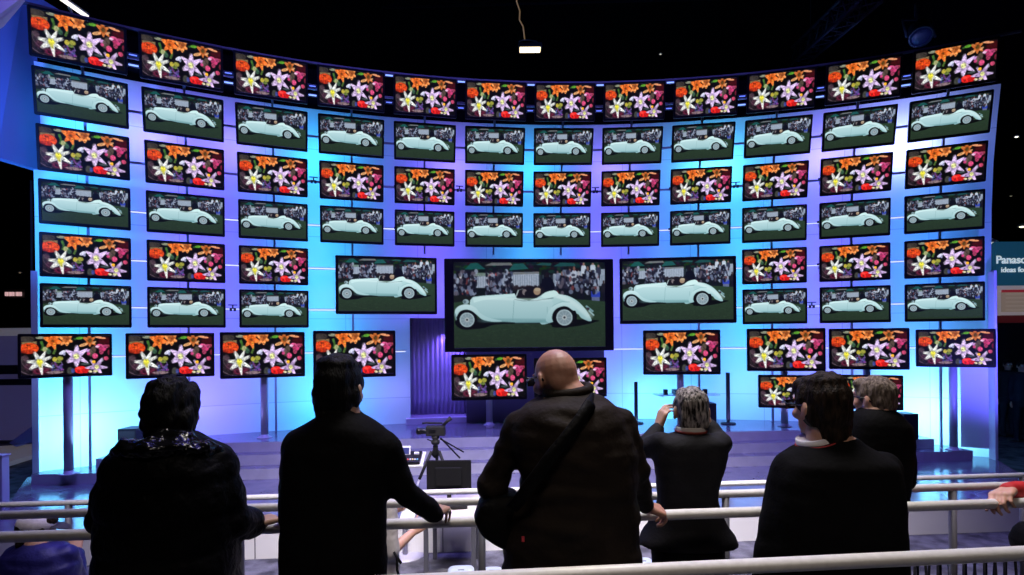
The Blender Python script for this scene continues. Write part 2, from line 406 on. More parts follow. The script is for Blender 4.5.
def flower_picture(w=208, h=112):
    P = Paint(w, h, 78, 97, 955, 510)
    P.C[:] = np.array((9, 8, 9)) / 255
    for k in range(60):
        P.ell(RNG.uniform(78, 955), RNG.uniform(97, 420), RNG.uniform(8, 26), RNG.uniform(4, 14), (RNG.randint(8, 34), RNG.randint(14, 44), RNG.randint(8, 26)), 0.6, ang=RNG.uniform(0, 3))
    def petal(x, y, ang, ln, wd, col, tip=None, vein=None):
        c, q = math.cos(ang), math.sin(ang); bend = RNG.uniform(-.16, .16) * ln
        prof = ((0, .42), (.14, .78), (.32, 1), (.52, .88), (.72, .58), (.88, .27), (1, 0.0))
        def W_(t, b): return (x + t * ln * c - (b + bend * t * t) * q, y + t * ln * q + (b + bend * t * t) * c)
        col = np.array(col, float)
        P.smooth([W_(t, k * wd / 2) for t, k in prof] + [W_(t, -k * wd / 2) for t, k in prof[::-1]], tuple(col), k=4)
        P.smooth([W_(t, k * wd / 2) for t, k in prof] + [W_(t, k * wd * .06) for t, k in prof[::-1]], tuple(col * RNG.uniform(.6, .88)), .5, k=4)
        P.ell(x + .12 * ln * c, y + .12 * ln * q, ln * .22, wd * .3, tuple(col * .6), .35, .8, ang)
        if tip: P.ell(x + .70 * ln * c, y + .70 * ln * q, ln * .20, wd * .22, tip, 0.6, 0.8, ang)
        if vein: P.line([W_(.05, 0), W_(.5, 0), W_(.9, 0)], 3.0, vein, 0.55)
    def star(x, y, n, ln, wd, a0, col, tip=None, vein=None, core=None, cr=14, sq=1.0, jit=0.18):
        for k in RNG.permutation(n):
            petal(x, y, a0 + 2 * PI * k / n + RNG.uniform(-jit, jit), ln * (1 + RNG.uniform(-.16, .12)), wd * RNG.uniform(.8, 1.15), tuple(np.clip(np.array(col) * RNG.uniform(.78, 1.06), 0, 255)), tip, vein)
        if core:
            P.ell(x, y, cr, cr, core, 1, 0.8)
            for k in range(5): P.line([(x, y), (x + 2 * cr * math.cos(k * 1.3 + a0), y + 2 * cr * math.sin(k * 1.3 + a0))], 2.5, core, .7)
    P.ell(135, 128, 62, 28, (60, 54, 50), .9, .3)
    P.poly([(84, 160), (230, 152), (226, 186), (90, 190)], (136, 112, 76), .85)
    P.ell(158, 224, 84, 54, (206, 66, 24), 1, .1)
    for k in range(26):
        P.ell(RNG.uniform(90, 226), RNG.uniform(185, 265), RNG.uniform(10, 24), 6, (RNG.randint(170, 235), RNG.randint(50, 96), RNG.randint(14, 40)), .8, ang=RNG.uniform(-.6, .6))
    P.ell(146, 262, 52, 20, (140, 30, 16), .6, .4)
    for pts, c, wd in (([(268, 150), (285, 200), (276, 250)], (66, 112, 44), 26), ([(398, 200), (404, 250), (384, 290)], (74, 104, 44), 24), ([(300, 120), (330, 160)], (60, 96, 50), 16), ([(330, 220), (352, 280)], (40, 80, 40), 20)):
        P.line(pts, wd, c, .9)
    P.ell(262, 114, 40, 12, (150, 156, 132), .8, .3); P.ell(306, 238, 22, 24, (172, 176, 120), .9, .3); P.ell(340, 262, 20, 22, (58, 92, 72), .8, .4)
    star(382, 148, 6, 88, 54, .25, (232, 104, 34), (244, 140, 70), (190, 70, 20), (120, 60, 20), 10)
    star(516, 132, 6, 78, 54, .35, (238, 132, 62), (248, 170, 104), (206, 92, 40), (150, 70, 30), 9)
    P.line([(396, 170), (398, 200)], 22, (236, 140, 50))
    star(748, 148, 6, 82, 44, .5, (206, 104, 44), (226, 140, 76), (150, 60, 24), (86, 60, 26), 15)
    P.ell(684, 194, 40, 15, (230, 168, 112), .95, .2, -.3); P.ell(792, 168, 22, 10, (230, 170, 120), .8, .3, -.4)
    P.ell(905, 160, 56, 40, (66, 13, 16), .8, .6); P.ell(860, 116, 52, 11, (226, 150, 108), .95, .2, .15); P.ell(930, 190, 24, 40, (60, 10, 18), .9, .4)
    P.ell(646, 120, 34, 14, (84, 146, 44), .95, .2, -.1); P.ell(600, 130, 14, 10, (50, 90, 40), .8, .3)
    # pale purple folds lower left
    for k in range(15):
        r = 105 + 9 * k; a0 = .35 + .02 * k
        pts = [(265 + r * 1.15 * math.cos(a), 345 + r * .78 * math.sin(a)) for a in np.linspace(a0, 3.45, 22)]
        P.line(pts, RNG.uniform(2, 5), tuple((np.array((165, 134, 158)) * RNG.uniform(.3, 1.25)).astype(int)), .75)
    P.ell(282, 470, 70, 26, (112, 22, 52), .7, .7); P.ell(150, 420, 30, 26, (84, 40, 62), .5, .8); P.ell(118, 330, 20, 26, (96, 70, 84), .6, .7)
    for k in range(50):
        P.ell(RNG.uniform(85, 470), RNG.uniform(430, 508), RNG.uniform(5, 16), RNG.uniform(3, 7), (8, 6, 8), .55, .5, RNG.uniform(-.6, .6))
    for k in range(22):
        P.ell(RNG.uniform(370, 480), RNG.uniform(370, 470), RNG.uniform(8, 26), RNG.uniform(5, 12), (RNG.randint(60, 130), RNG.randint(44, 104), RNG.randint(120, 186)), .7, ang=RNG.uniform(0, 3))
    P.ell(400, 484, 74, 14, (134, 112, 118), .9, .3)
    P.ell(475, 274, 34, 17, (206, 206, 228), .95, .2, -.5); P.ell(490, 290, 14, 16, (170, 170, 210), .8, .2)
    P.ell(398, 346, 20, 20, (206, 190, 70), .9, .4); P.ell(450, 338, 26, 20, (150, 150, 60), .9, .4); P.ell(430, 372, 26, 12, (110, 130, 60), .8, .4)
    star(256, 370, 7, 132, 50, -1.2, (228, 232, 236), (240, 240, 240), (206, 210, 120), (216, 208, 60), 20, jit=.12)
    P.ell(250, 388, 34, 13, (224, 216, 64), .7, .7, 1.2)
    star(611, 318, 6, 136, 62, -PI / 2, (214, 186, 236), (228, 206, 244), (196, 156, 222), (222, 226, 150), 20, jit=.08)
    P.ell(745, 262, 30, 17, (196, 140, 206), .9, .3)
    P.ell(776, 266, 28, 54, (84, 70, 60), .9, .3, .4); P.ell(735, 292, 15, 15, (196, 66, 120), .9, .3)
    for x, y, rx, ry, c in ((850, 212, 36, 22, (206, 84, 134)), (880, 240, 34, 26, (190, 56, 108)), (912, 214, 30, 18, (176, 66, 112)), (868, 276, 20, 22, (170, 60, 96)), (802, 318, 26, 26, (214, 76, 124)), (916, 346, 22, 20, (186, 66, 100)), (826, 216, 18, 12, (222, 180, 210)), (940, 208, 14, 12, (150, 60, 80)), (945, 280, 12, 26, (110, 30, 50))):
        P.ell(x, y, rx, ry, c, .95, .3)
    P.ell(700, 405, 40, 10, (90, 110, 110), .6, .4)
    P.ell(655, 466, 62, 38, (220, 34, 30), 1, .1); P.ell(706, 478, 36, 24, (196, 26, 26), 1, .2); P.ell(634, 450, 26, 10, (246, 80, 70), .7, .5); P.ell(752, 488, 18, 11, (224, 214, 176), .95, .3)
    P.ell(548, 474, 26, 34, (78, 80, 74), .7, .4); P.ell(578, 474, 16, 22, (56, 64, 134), .9, .4)
    star(818, 440, 6, 116, 46, -1.1, (206, 172, 228), (220, 196, 240), (190, 144, 216), (214, 216, 140), 16, jit=.12)
    P.ell(806, 486, 22, 12, (206, 206, 130), .8, .3); P.ell(788, 383, 17, 17, (226, 166, 44), 1, .2); P.ell(875, 366, 12, 14, (200, 190, 214), .7, .3)
    for k in range(260):
        P.ell(RNG.uniform(78, 955), RNG.uniform(97, 510), RNG.uniform(3, 9), RNG.uniform(2, 5), (6, 6, 6), .35, .6, RNG.uniform(0, 3))
    P.grain(0.20, (150, 80)); P.grain(0.14, (60, 32))
    c = P.C; c = (c + np.roll(c, 1, 0) + np.roll(c, -1, 0)) / 3; c = (c + np.roll(c, 1, 1) + np.roll(c, -1, 1) + np.roll(c, 2, 1) + np.roll(c, -2, 1)) / 5; P.C = c
    return P.done()

def screen_mesh(name, img):
    """a 1 x 1 glass panel whose pixels carry the picture"""
    h, w, _ = img.shape
    xs = np.linspace(-.5, .5, w); zs = np.linspace(.5, -.5, h)
    X, Z = np.meshgrid(xs, zs)
    co = np.stack([X, np.zeros_like(X), Z], -1).reshape(-1, 3)
    i = np.arange(h - 1)[:, None] * w + np.arange(w - 1)[None]
    q = np.stack([i, i + w, i + w + 1, i + 1], -1).reshape(-1, 4)
    me = bpy.data.meshes.new(name)
    me.vertices.add(len(co)); me.vertices.foreach_set('co', co.ravel())
    me.loops.add(q.size); me.loops.foreach_set('vertex_index', q.ravel())
    me.polygons.add(len(q)); me.polygons.foreach_set('loop_start', np.arange(len(q)) * 4)
    me.update(calc_edges=True)
    ca = me.color_attributes.new('picture', 'FLOAT_COLOR', 'POINT')
    ca.data.foreach_set('color', np.concatenate([img.reshape(-1, 3), np.ones((w * h, 1))], 1).ravel())
    return me
def screen_material(name, gain):
    m = bpy.data.materials.new(name); m.use_nodes = True
    nt = m.node_tree; nt.nodes.clear()
    out = nt.nodes.new('ShaderNodeOutputMaterial'); add = nt.nodes.new('ShaderNodeAddShader')
    em = nt.nodes.new('ShaderNodeEmission'); em.inputs['Strength'].default_value = gain
    gl = nt.nodes.new('ShaderNodeBsdfPrincipled'); gl.inputs['Base Color'].default_value = (.004, .004, .004, 1); gl.inputs['Roughness'].default_value = .3; gl.inputs['Specular IOR Level'].default_value = .25
    at_ = nt.nodes.new('ShaderNodeAttribute'); at_.attribute_name = 'picture'
    nt.links.new(at_.outputs['Color'], em.inputs['Color'])
    nt.links.new(em.outputs[0], add.inputs[0]); nt.links.new(gl.outputs[0], add.inputs[1]); nt.links.new(add.outputs[0], out.inputs['Surface'])
    m.cycles.emission_sampling = 'NONE'
    return m
CAR = screen_mesh('car_picture', car_picture())
FLOWER = screen_mesh('flower_picture', flower_picture())
CAR.materials.append(screen_material('screen_car', 1.05))
FLOWER.materials.append(screen_material('screen_flowers', 1.22))
CARBIG = CAR.copy(); CARBIG.materials.clear(); CARBIG.materials.append(screen_material('screen_car_dim', 0.86))

# ------------------------------------------------------------------ televisions
def frame_mesh(W, H, ml, mr, mt, mb_, D=0.075):
    """bezel ring, recessed screen well, bevelled rim and a stepped back; front face at y = 0"""
    def rr(x0, x1, z0, z1, r, n=4):
        pts = []
        for cx, cz, a0 in ((x1 - r, z1 - r, 0), (x0 + r, z1 - r, 90), (x0 + r, z0 + r, 180), (x1 - r, z0 + r, 270)):
            for k in range(n): 
                a = math.radians(a0 + 90 * k / (n - 1)); pts.append((cx + r * math.cos(a), cz + r * math.sin(a)))
        return pts
    x0, x1, z0, z1 = -W / 2, W / 2, -H / 2, H / 2
    loops = [(rr(x0 + ml, x1 - mr, z0 + mb_, z1 - mt, .003), .012), (rr(x0 + ml, x1 - mr, z0 + mb_, z1 - mt, .003), .003),
             (rr(x0 + ml - .003, x1 - mr + .003, z0 + mb_ - .003, z1 - mt + .003, .004), 0.0),
             (rr(x0 + .006, x1 - .006, z0 + .006, z1 - .006, .014), 0.0), (rr(x0, x1, z0, z1, .018), .007), (rr(x0, x1, z0, z1, .018), .034),
             (rr(x0 + .02, x1 - .02, z0 + .02, z1 - .02, .02), .042), (rr(x0 + W * .12, x1 - W * .12, z0 + H * .12, z1 - H * .12, .03), .048), (rr(x0 + W * .16, x1 - W * .16, z0 + H * .16, z1 - H * .16, .03), D)]
    m = MB(); n = 16; vs = []; fs = []
    for pts, y in loops: vs += [(x, y, z) for x, z in pts]
    for i in range(len(loops) - 1):
        for k in range(n): fs.append((i * n + k, i * n + (k + 1) % n, (i + 1) * n + (k + 1) % n, (i + 1) * n + k))
    fs.append(tuple((len(loops) - 1) * n + k for k in range(n)))
    m.add(vs, fs)
    return m.mesh('television_frame')
_fr = {}
def tv(label, mtx, W, H, pic, group, margins=None, pole=None, arm=True, reach=.12, plate=.11):
    ml, mr, mt, mb_ = margins or (.034 * W, .030 * W, .034 * W, .042 * W)
    o = empty('television', mat=mtx)
    tag(o, label, 'television', group)
    key = (round(W, 3), round(H, 3))
    if key not in _fr:
        _fr[key] = frame_mesh(W, H, ml, mr, mt, mb_); _fr[key].materials.append(M['bezel'])
    link('frame', _fr[key], None, o, False)
    s = link('screen', pic, None, o, False)
    s.location = ((ml - mr) / 2, .009, (mb_ - mt) / 2); s.scale = (W - ml - mr, 1, H - mt - mb_)
    m = MB()
    if arm:                                     # wall plate and two arms at the back
        m.box((0, .085, 0), (.34 * W, .012, .3 * H), bev=.002); m.box((-.1 * W, .105, 0), (.03, .03, .34 * H)); m.box((.1 * W, .105, 0), (.03, .03, .34 * H))
        m.box((0, .10 + (reach - .10) / 2, 0), (.07, reach - .10, .09), bev=.004)
    else:
        m.box((0, .085, -.1 * H), (.3 * W, .014, .4 * H), bev=.002); m.box((0, .10, -.1 * H), (.1, .03, .3 * H))
        if pole is None: m.box((0, .1 + (reach - .1) / 2, .1 * H), (.06, reach - .1, .08), bev=.004)
    m.build('mount_bracket', M['bracket'], o, world=False)
    if pole is not None:
        c = mtx.translation; b = mtx.inverted() @ Vector((c.x, c.y, pole)); h = -b.z
        MB().tube([(0, .12, .12 * H), (0, .12, -h + .012)], .055, 16).build('pole', M['steel'], o, True, False)
        MB().lathe([(plate, 0), (plate, .008), (plate - .015, .014), (.06, .02), (.058, .05)], (0, .12, -h), 28).build('base_plate', M['steel'], o, True, False)
    return o
def facing(p, yaw, tilt=0.0):
    tx = Vector((math.cos(yaw), -math.sin(yaw), 0)); n = Vector((math.sin(yaw), math.cos(yaw), 0)); zz = Vector((0, 0, 1))
    up = -math.sin(tilt) * n + math.cos(tilt) * zz; dy = math.cos(tilt) * n + math.sin(tilt) * zz
    m = Matrix((tx, dy, up)).transposed().to_4x4(); m.translation = Vector(p); return m

PHI = [-0.5631 + 0.08931 * i for i in range(12)]
ROWZ = [5.733, 5.079, 4.406, 3.7065, 2.993, 2.301]
ROWD = [.594, .333, .126, .025, 0.0, 0.0]
ROWT = [.212, .312, .202, .082, .033, .006]
RT = 13.512
ORD = ['first', 'second', 'third', 'fourth', 'fifth', 'sixth', 'seventh', 'eighth', 'ninth', 'tenth', 'eleventh', 'twelfth']
ROWN = ['top', 'second', 'third', 'fourth', 'fifth', 'sixth']
FG, CG = 'televisions showing flowers on the curved wall', 'televisions showing a white car on the curved wall'
for r in range(6):
    for c in range(12):
        if r > 3 and 3 <= c <= 8: continue
        fl = r % 2 == 0
        if r < 4:
            where = 'in the %s row of the wall, %s from the left' % (ROWN[r], ORD[c])
        else:
            where = 'in the %s row, %s from %s end of it' % (ROWN[r], ['outermost', 'second', 'third'][c if c < 3 else 11 - c], 'the left' if c < 3 else 'the right')
        tv(('flower picture television ' if fl else 'white car television ') + where, facing(pol(PHI[c], RT - ROWD[r], ROWZ[r]), PHI[c], ROWT[r]), 1.02, .603, FLOWER if fl else CAR, FG if fl else CG)

DECK, STEPB, STEPC, LOWFLOOR, CARPET = .305, .158, .011, -.136, -.47
def onrow(x, y, z, s): return (s * x, s * y, 1.8 + s * (z - 1.8))
BOT = [('b1', -6.174, 7.563, 1.614, -.582, .965, STEPC), ('b2', -4.595, 7.361, 1.608, -.486, 1.075, DECK), ('b3', -3.274, 7.188, 1.607, -.392, 1.152, DECK), ('b4', -2.018, 7.019, 1.612, -.296, 1.1935, DECK),
       ('b5', 2.288, 7.362, 1.586, .082, 1.188, DECK), ('b6', 3.844, 7.664, 1.599, .22, 1.1575, DECK), ('b7', 5.209, 7.974, 1.593, .324, 1.10, DECK), ('b8', 7.003, 8.626, 1.576, .415, .965, STEPC)]
for i, (k, x, y, z, yw, s, pz) in enumerate(BOT):
    n = ORD[i] if i < 4 else ORD[7 - i]
    tv('flower picture television on a steel pole, %s from the %s end of the lowest row' % (n, 'left' if i < 4 else 'right'), facing(onrow(x, y, z, s), yw), 1.02 * s, .603 * s, FLOWER, 'televisions on steel poles along the stage', pole=pz, arm=False)
tv('huge central television showing the white car, biggest of all', facing((.293, 8.7, 2.323), -.079), 2.713, 1.476, CARBIG, 'large car televisions in the middle', (.149, .140, .056, .065), reach=1.02)
tv('large white car television left of the huge central one', facing((-2.024, 8.9, 2.677), -.253), 1.614, .942, CAR, 'large car televisions in the middle', (.044, .036, .040, .05), reach=.62)
tv('large white car television right of the huge central one', facing((2.735, 9.0, 2.561), .113), 1.873, 1.095, CAR, 'large car televisions in the middle', (.046, .05, .05, .06), reach=.82)
LG = 'low flower televisions near the stage floor'
tv('low flower television under the left half of the huge central screen', facing((-.389, 9.3, 1.138), -.118), 1.29, .781, FLOWER, LG, pole=DECK, arm=False, plate=.10)
tv('low flower television half hidden by the bald man\'s head', facing((.99, 9.3, 1.12), -.024), 1.244, .669, FLOWER, LG, pole=DECK, arm=False, plate=.10)
tv('low flower television behind the brown-haired man in the suit', facing((4.426, 8.622, .911), .25), 1.003, .527, FLOWER, LG, arm=False, reach=.29)
tv('low flower television behind the grey-haired man at far right', facing((5.675, 8.685, .885), .351), .928, .549, FLOWER, LG, arm=False, reach=.15)
# ------------------------------------------------------------------ the setting
def strip(name, phis, zs, rad, m, thick=0.0, holes=None):
    """curved sheet on the stage's centre; rad(phi, z) -> radius; uv = arc length and height"""
    vs = []; fs = []
    nz = len(zs)
    for p in phis:
        for z in zs: vs.append(pol(p, rad(p, z), z))
    for i in range(len(phis) - 1):
        for j in range(nz - 1):
            pm, zm = (phis[i] + phis[i + 1]) / 2, (zs[j] + zs[j + 1]) / 2
            if holes and any(a < pm < b and c < zm < d for a, b, c, d in holes): continue
            fs.append((i * nz + j, i * nz + j + 1, (i + 1) * nz + j + 1, (i + 1) * nz + j))
    me = bpy.data.meshes.new(name); me.from_pydata([tuple(v) for v in vs], [], fs)
    ul = me.uv_layers.new(name='UVMap')
    for l in me.loops:
        i, j = divmod(l.vertex_index, nz)
        ul.data[l.index].uv = ((phis[i] + 2) * RW, zs[j] + 2)
    me.polygons.foreach_set('use_smooth', [True] * len(me.polygons)); me.update()
    return link(name, me, m)
WL, WR = -.606, .468
WTOP = 5.50
def arange(a, b, n): return [a + (b - a) * i / n for i in range(n + 1)]
# doorway with a curtain left of the low televisions
def phi_px(px, r=RW, dx=0.0):
    lo, hi = -1.2, 1.2
    for _ in range(60):
        m = (lo + hi) / 2; p = pol(m, r, 0)
        if PX0 + FPX * p.x / p.y < px: lo = m
        else: hi = m
    return lo
DA, DB = phi_px(410), phi_px(466)
phis = sorted(set(arange(WL, WR, 96) + [DA, DB]))
zs = sorted(set(arange(-.47, WTOP, 40) + [.40, 2.17]))
w = strip('wall_back', phis, zs, lambda p, z: RW - lean(z), M['wall'], holes=[(DA, DB, .40, 2.17)])
tag(w, 'curved backlit wall of white acrylic panels glowing cyan and violet behind the televisions', kind='structure')
# dark hood above the glowing wall
hood = strip('wall_header', arange(WL, WR, 60), [5.46, 5.75, 6.05], lambda p, z: RW + .05 - lean(z), mat('black_header_panel', (.0015, .0015, .003), .9, spec=.1))
tag(hood, kind='structure')
# doorway recess
rec = MB()
rm = mat('dark_violet_recess', (.30, .28, .36), .7)
for a, b in ((DA, DA), (DB, DB)):
    rec.add([pol(a, RW, .40), pol(a, RW + .5, .40), pol(a, RW + .5, 2.17), pol(a, RW, 2.17)], [(0, 1, 2, 3)])
rec.add([pol(DA, RW, 2.17), pol(DA, RW + .5, 2.17), pol(DB, RW + .5, 2.17), pol(DB, RW, 2.17)], [(0, 1, 2, 3)])
rec.add([pol(DA, RW + .5, .4), pol(DB, RW + .5, .4), pol(DB, RW + .5, 2.17), pol(DA, RW + .5, 2.17)], [(0, 1, 2, 3)])
rec.add([pol(DA, RW, .4), pol(DA, RW + .5, .4), pol(DB, RW + .5, .4), pol(DB, RW, .4)], [(0, 1, 2, 3)])
tag(rec.build('doorway_recess', rm), kind='structure')
cm = noisy(mat('violet_curtain_cloth', (.42, .40, .55), .8), (.36, .34, .5), (.5, .48, .62), 8, stretch=(6, 6, .4))
cu = MB(); n = 90; vs = []; hz = [.405, .7, 1.1, 1.6, 2.165]
for i in range(n + 1):
    t = i / n; p = DA + (DB - DA) * (.03 + .94 * t)
    for z in hz:
        vs.append(pol(p, RW + .24 + .17 * (1 - t) + (.022 + .012 * (2.1 - z) / 1.7) * math.sin(t * 74 + .5 * math.sin(9 * t) + z * .3), z))
cu.add(vs, [(i * 5 + j, i * 5 + j + 1, (i + 1) * 5 + j + 1, (i + 1) * 5 + j) for i in range(n) for j in range(4)])
o = cu.build('curtain', cm, smooth=True); o.modifiers.new('t', 'SOLIDIFY').thickness = .006
tag(o, 'violet pleated curtain hanging in the doorway left of the low televisions', 'curtain')
# sill under the doorway
m = MB()
for i in range(8):
    a = DA - .006 + (DB - DA + .012) * i / 8; b = DA - .006 + (DB - DA + .012) * (i + 1) / 8
    P = [pol(q, r, z) for q in (a, b) for r in (RW - .14, RW) for z in (DECK, .40)]
    m.add(P, [(0, 1, 5, 4), (1, 3, 7, 5), (2, 6, 7, 3), (0, 2, 3, 1), (4, 5, 7, 6)])
tag(m.build('trim_doorway_sill', M['trim']), kind='structure')
# dark panel behind the low televisions
pb = MB()
pm_ = mat('dark_grey_violet_panel', (.09, .085, .13), .5)
a, b = phi_px(466, RW - .2), phi_px(604, RW - .2)
vs = [pol(p, r, z) for p in arange(a, b, 10) for r in (RW - .2, RW - .012) for z in (DECK + .002, 2.3)]
fs = []
for i in range(10):
    k = i * 4
    fs += [(k, k + 1, k + 5, k + 4), (k + 1, k + 3, k + 7, k + 5), (k + 3, k + 2, k + 6, k + 7)]
fs += [(0, 2, 3, 1), (40, 41, 43, 42)]
pb.add(vs, fs)
tag(pb.build('display_panel', pm_), 'dark grey violet panel on the wall below the huge central television', 'panel')
# upright trims at both ends of the wall
for nm, p0, sgn in (('trim_left', WL, -1), ('trim_right', WR, 1)):
    m = MB(); vs = []
    for z in arange(-.136, 2.78, 4):
        for r, q in ((RW - .08, p0 - sgn * .002), (RW - .08, p0 + sgn * .003), (RW + .05, p0 + sgn * .003), (RW + .05, p0 - sgn * .002)):
            vs.append(pol(q, r, z))
    m.add(vs, [(i * 4 + k, i * 4 + (k + 1) % 4, i * 4 + 4 + (k + 1) % 4, i * 4 + 4 + k) for i in range(4) for k in range(4)] + [(16, 17, 18, 19)])
    tag(m.build(nm, M['trim']), kind='structure')
# side wings: right wing comes forward at floor level, left fin hangs high
wm = mat('satin_white_wing', (.62, .62, .66), .45)
m = MB()
pA, pB, pC = pol(phi_px(960, RW - .05), RW - .05, 0), pol(phi_px(988, RW - .10), RW - .10, 0), pol(WR - .002, RW - .22, 0)
for k, (u0, u1) in enumerate(((pA, pB), (pB, pC))):
    q = [Vector((u0.x, u0.y, -.136 if k else STEPC)), Vector((u1.x, u1.y, -.136 if k else STEPC)), Vector((u1.x, u1.y, 2.75 if k else 1.5)), Vector((u0.x, u0.y, 2.75 if k else 1.5))]
    nrm = (q[1] - q[0]).cross(q[2] - q[0]).normalized() * -.03
    m.add(q + [v + nrm for v in q], [(0, 1, 2, 3), (4, 7, 6, 5), (0, 4, 5, 1), (1, 5, 6, 2), (2, 6, 7, 3), (3, 7, 4, 0)])
tag(m.build('wall_wing_right', wm), kind='structure')
m = MB()
f0, f1, f2 = at(47, 172, 7.62), at(-3, 157, 6.9), at(-150, 112, 5.6)
g0, g1, g2 = at(66, 14, 7.5), at(24, -12, 6.9), at(-120, -120, 5.6)
vs = [f0, f1, f2, g0, g1, g2]
back = [v + Vector((-.10, .16, 0)) for v in vs]
m.add(vs + back, [(0, 1, 4, 3), (1, 2, 5, 4), (6, 9, 10, 7), (7, 10, 11, 8), (0, 6, 7, 1), (1, 7, 8, 2), (3, 4, 10, 9), (4, 5, 11, 10), (0, 3, 9, 6), (2, 8, 11, 5)])
tag(m.build('wall_wing_left', mat('satin_blue_white_fin', (.10, .16, .32), .5)), kind='structure')
# violet return panel at the very corner
m = MB()
q = [at(-60, 60, 5.2), at(-1, 24, 5.6), at(21, -2, 5.7), at(-60, -60, 5.2)]
m.add(q + [v + Vector((0, .05, 0)) for v in q], [(0, 1, 2, 3), (4, 7, 6, 5), (0, 4, 5, 1), (1, 5, 6, 2), (2, 6, 7, 3), (3, 7, 4, 0)])
tag(m.build('trim_corner_panel', wm), kind='structure')

# stage: deck and two wider levels below, then the low glossy floor
def slab(name, poly, z0, z1, m, mtop=None):
    mb = MB(); n = len(poly)
    vs = [Vector((p[0], p[1], z)) for z in (z0, z1) for p in poly]
    mb.add(vs, [(i, (i + 1) % n, n + (i + 1) % n, n + i) for i in range(n)], 0)
    mb.add(vs, [tuple(range(n))[::-1]], 0); mb.add(vs, [tuple(range(n, 2 * n))], 1)
    return tag(mb.build(name, [m, mtop or m]), kind='structure')
def sect(v, ua, ub, back=RW + .3):
    """front edge straight at v from ua to ub, back edge along the wall's curve"""
    a, b = uv(ua, v), uv(ub, v)
    pa = math.atan2(a.x - CX, a.y - CY); pb_ = math.atan2(b.x - CX, b.y - CY)
    pts = [a, b]
    ea, eb = uv(ua, 20), uv(ub, 20)
    def phi_u(u): return math.asin(u / back) + PHI0
    pts += [pol(p, back, 0) for p in arange(phi_u(ub), phi_u(ua), 24)]
    return pts
slab('stage_deck', sect(12.14, -5.85, 5.75), -.3, DECK, M['riser'], M['deck'])
slab('stage_step_upper', sect(11.93, -6.29, 6.2), -.3, STEPB, M['riser'], M['deck'])
slab('stage_step_lower', sect(11.70, -6.97, 6.62), -.3, STEPC, M['riser'], M['deck'])
pL, pR = -.617, .468
low = [uv(9.71 * math.tan(q - PHI0), 9.71) for q in (pL, pR)]
low += [pol(p, RW + .45, 0) for p in arange(pR, pL, 24)]
slab('stage_low_floor', low, -.47, LOWFLOOR, M['fascia'], M['deck'])
# seams of the fascia boards
m = MB()
for px in (60, 262, 443, 610, 790, 985):
    u = to_uv(at(px, 520, 5.85))[0]
    m.box(uv(u, 9.706, -.30), (.008, .01, .33), Matrix.Rotation(-PHI0, 3, 'Z'))
tag(m.build('trim_fascia_seams', mat('seam_shadow_gap', (.12, .12, .14), .8)), kind='structure')
# hall floor, ceiling, far walls
m = MB(); m.box((0, 9, -.52), (60, 44, .1)); tag(m.build('floor', M['carpet']), kind='structure')
m = MB(); m.box((0, 9, 11.05), (60, 44, .1)); tag(m.build('ceiling', M['ceil']), kind='structure')
for nm, c, s in (('wall_far', (0, 31, 5.3), (60, .2, 11.6)), ('wall_left', (-30, 9, 5.3), (.2, 44, 11.6)), ('wall_right', (30, 9, 5.3), (.2, 44, 11.6)), ('wall_rear', (0, -13, 5.3), (60, .2, 11.6))):
    m = MB(); m.box(c, s); tag(m.build(nm, M['ceil']), kind='structure')
# walkway the visitors stand on
wk = [uv(-7, 3.2), uv(7, 3.2), uv(7, 6.15), uv(-7, 6.15)]
slab('floor_walkway', wk, -.47, 0.0, mat('dark_walkway_side', (.05, .05, .055), .7), M['carpet'])
slab('floor_walkway_lower', [uv(-7, 6.15), uv(7, 6.15), uv(7, 6.85), uv(-7, 6.85)], -.47, -.1, mat('dark_walkway_side_low', (.05, .05, .055), .7), M['carpet'])

# ------------------------------------------------------------------ mounting frame behind the screens
ER = RW - .10
for i, p in enumerate(PHI):
    bottom = DECK if abs(to_uv(pol(p, ER, 0))[0]) < 5.6 else (STEPB if abs(to_uv(pol(p, ER, 0))[0]) < 5.9 else STEPC)
    m = MB(); zz = [bottom, 2.0, 2.9, 3.7, 4.4, 5.08, 5.73, 6.05]
    if 3 <= i <= 8: zz = [3.3 if i in (5, 6) else (bottom if i in (3, 8) else 3.3)] + [z for z in zz if z > 3.4]
    for a, b in zip(zz, zz[1:]):
        P = [pol(p + q / RW, ER - lean(z) + d, z) for z in (a, b) for q, d in ((-.016, 0), (.016, 0), (.016, .05), (-.016, .05))]
        m.add(P, [(0, 1, 5, 4), (1, 2, 6, 5), (2, 3, 7, 6), (3, 0, 4, 7), (0, 3, 2, 1), (4, 5, 6, 7)])
    tag(m.build('mount_post', M['post']), 'blue-grey mounting post behind the %s television column from the left' % ORD[i], 'post', 'upright posts behind the television columns')
RLZ = ROWZ + [1.585]
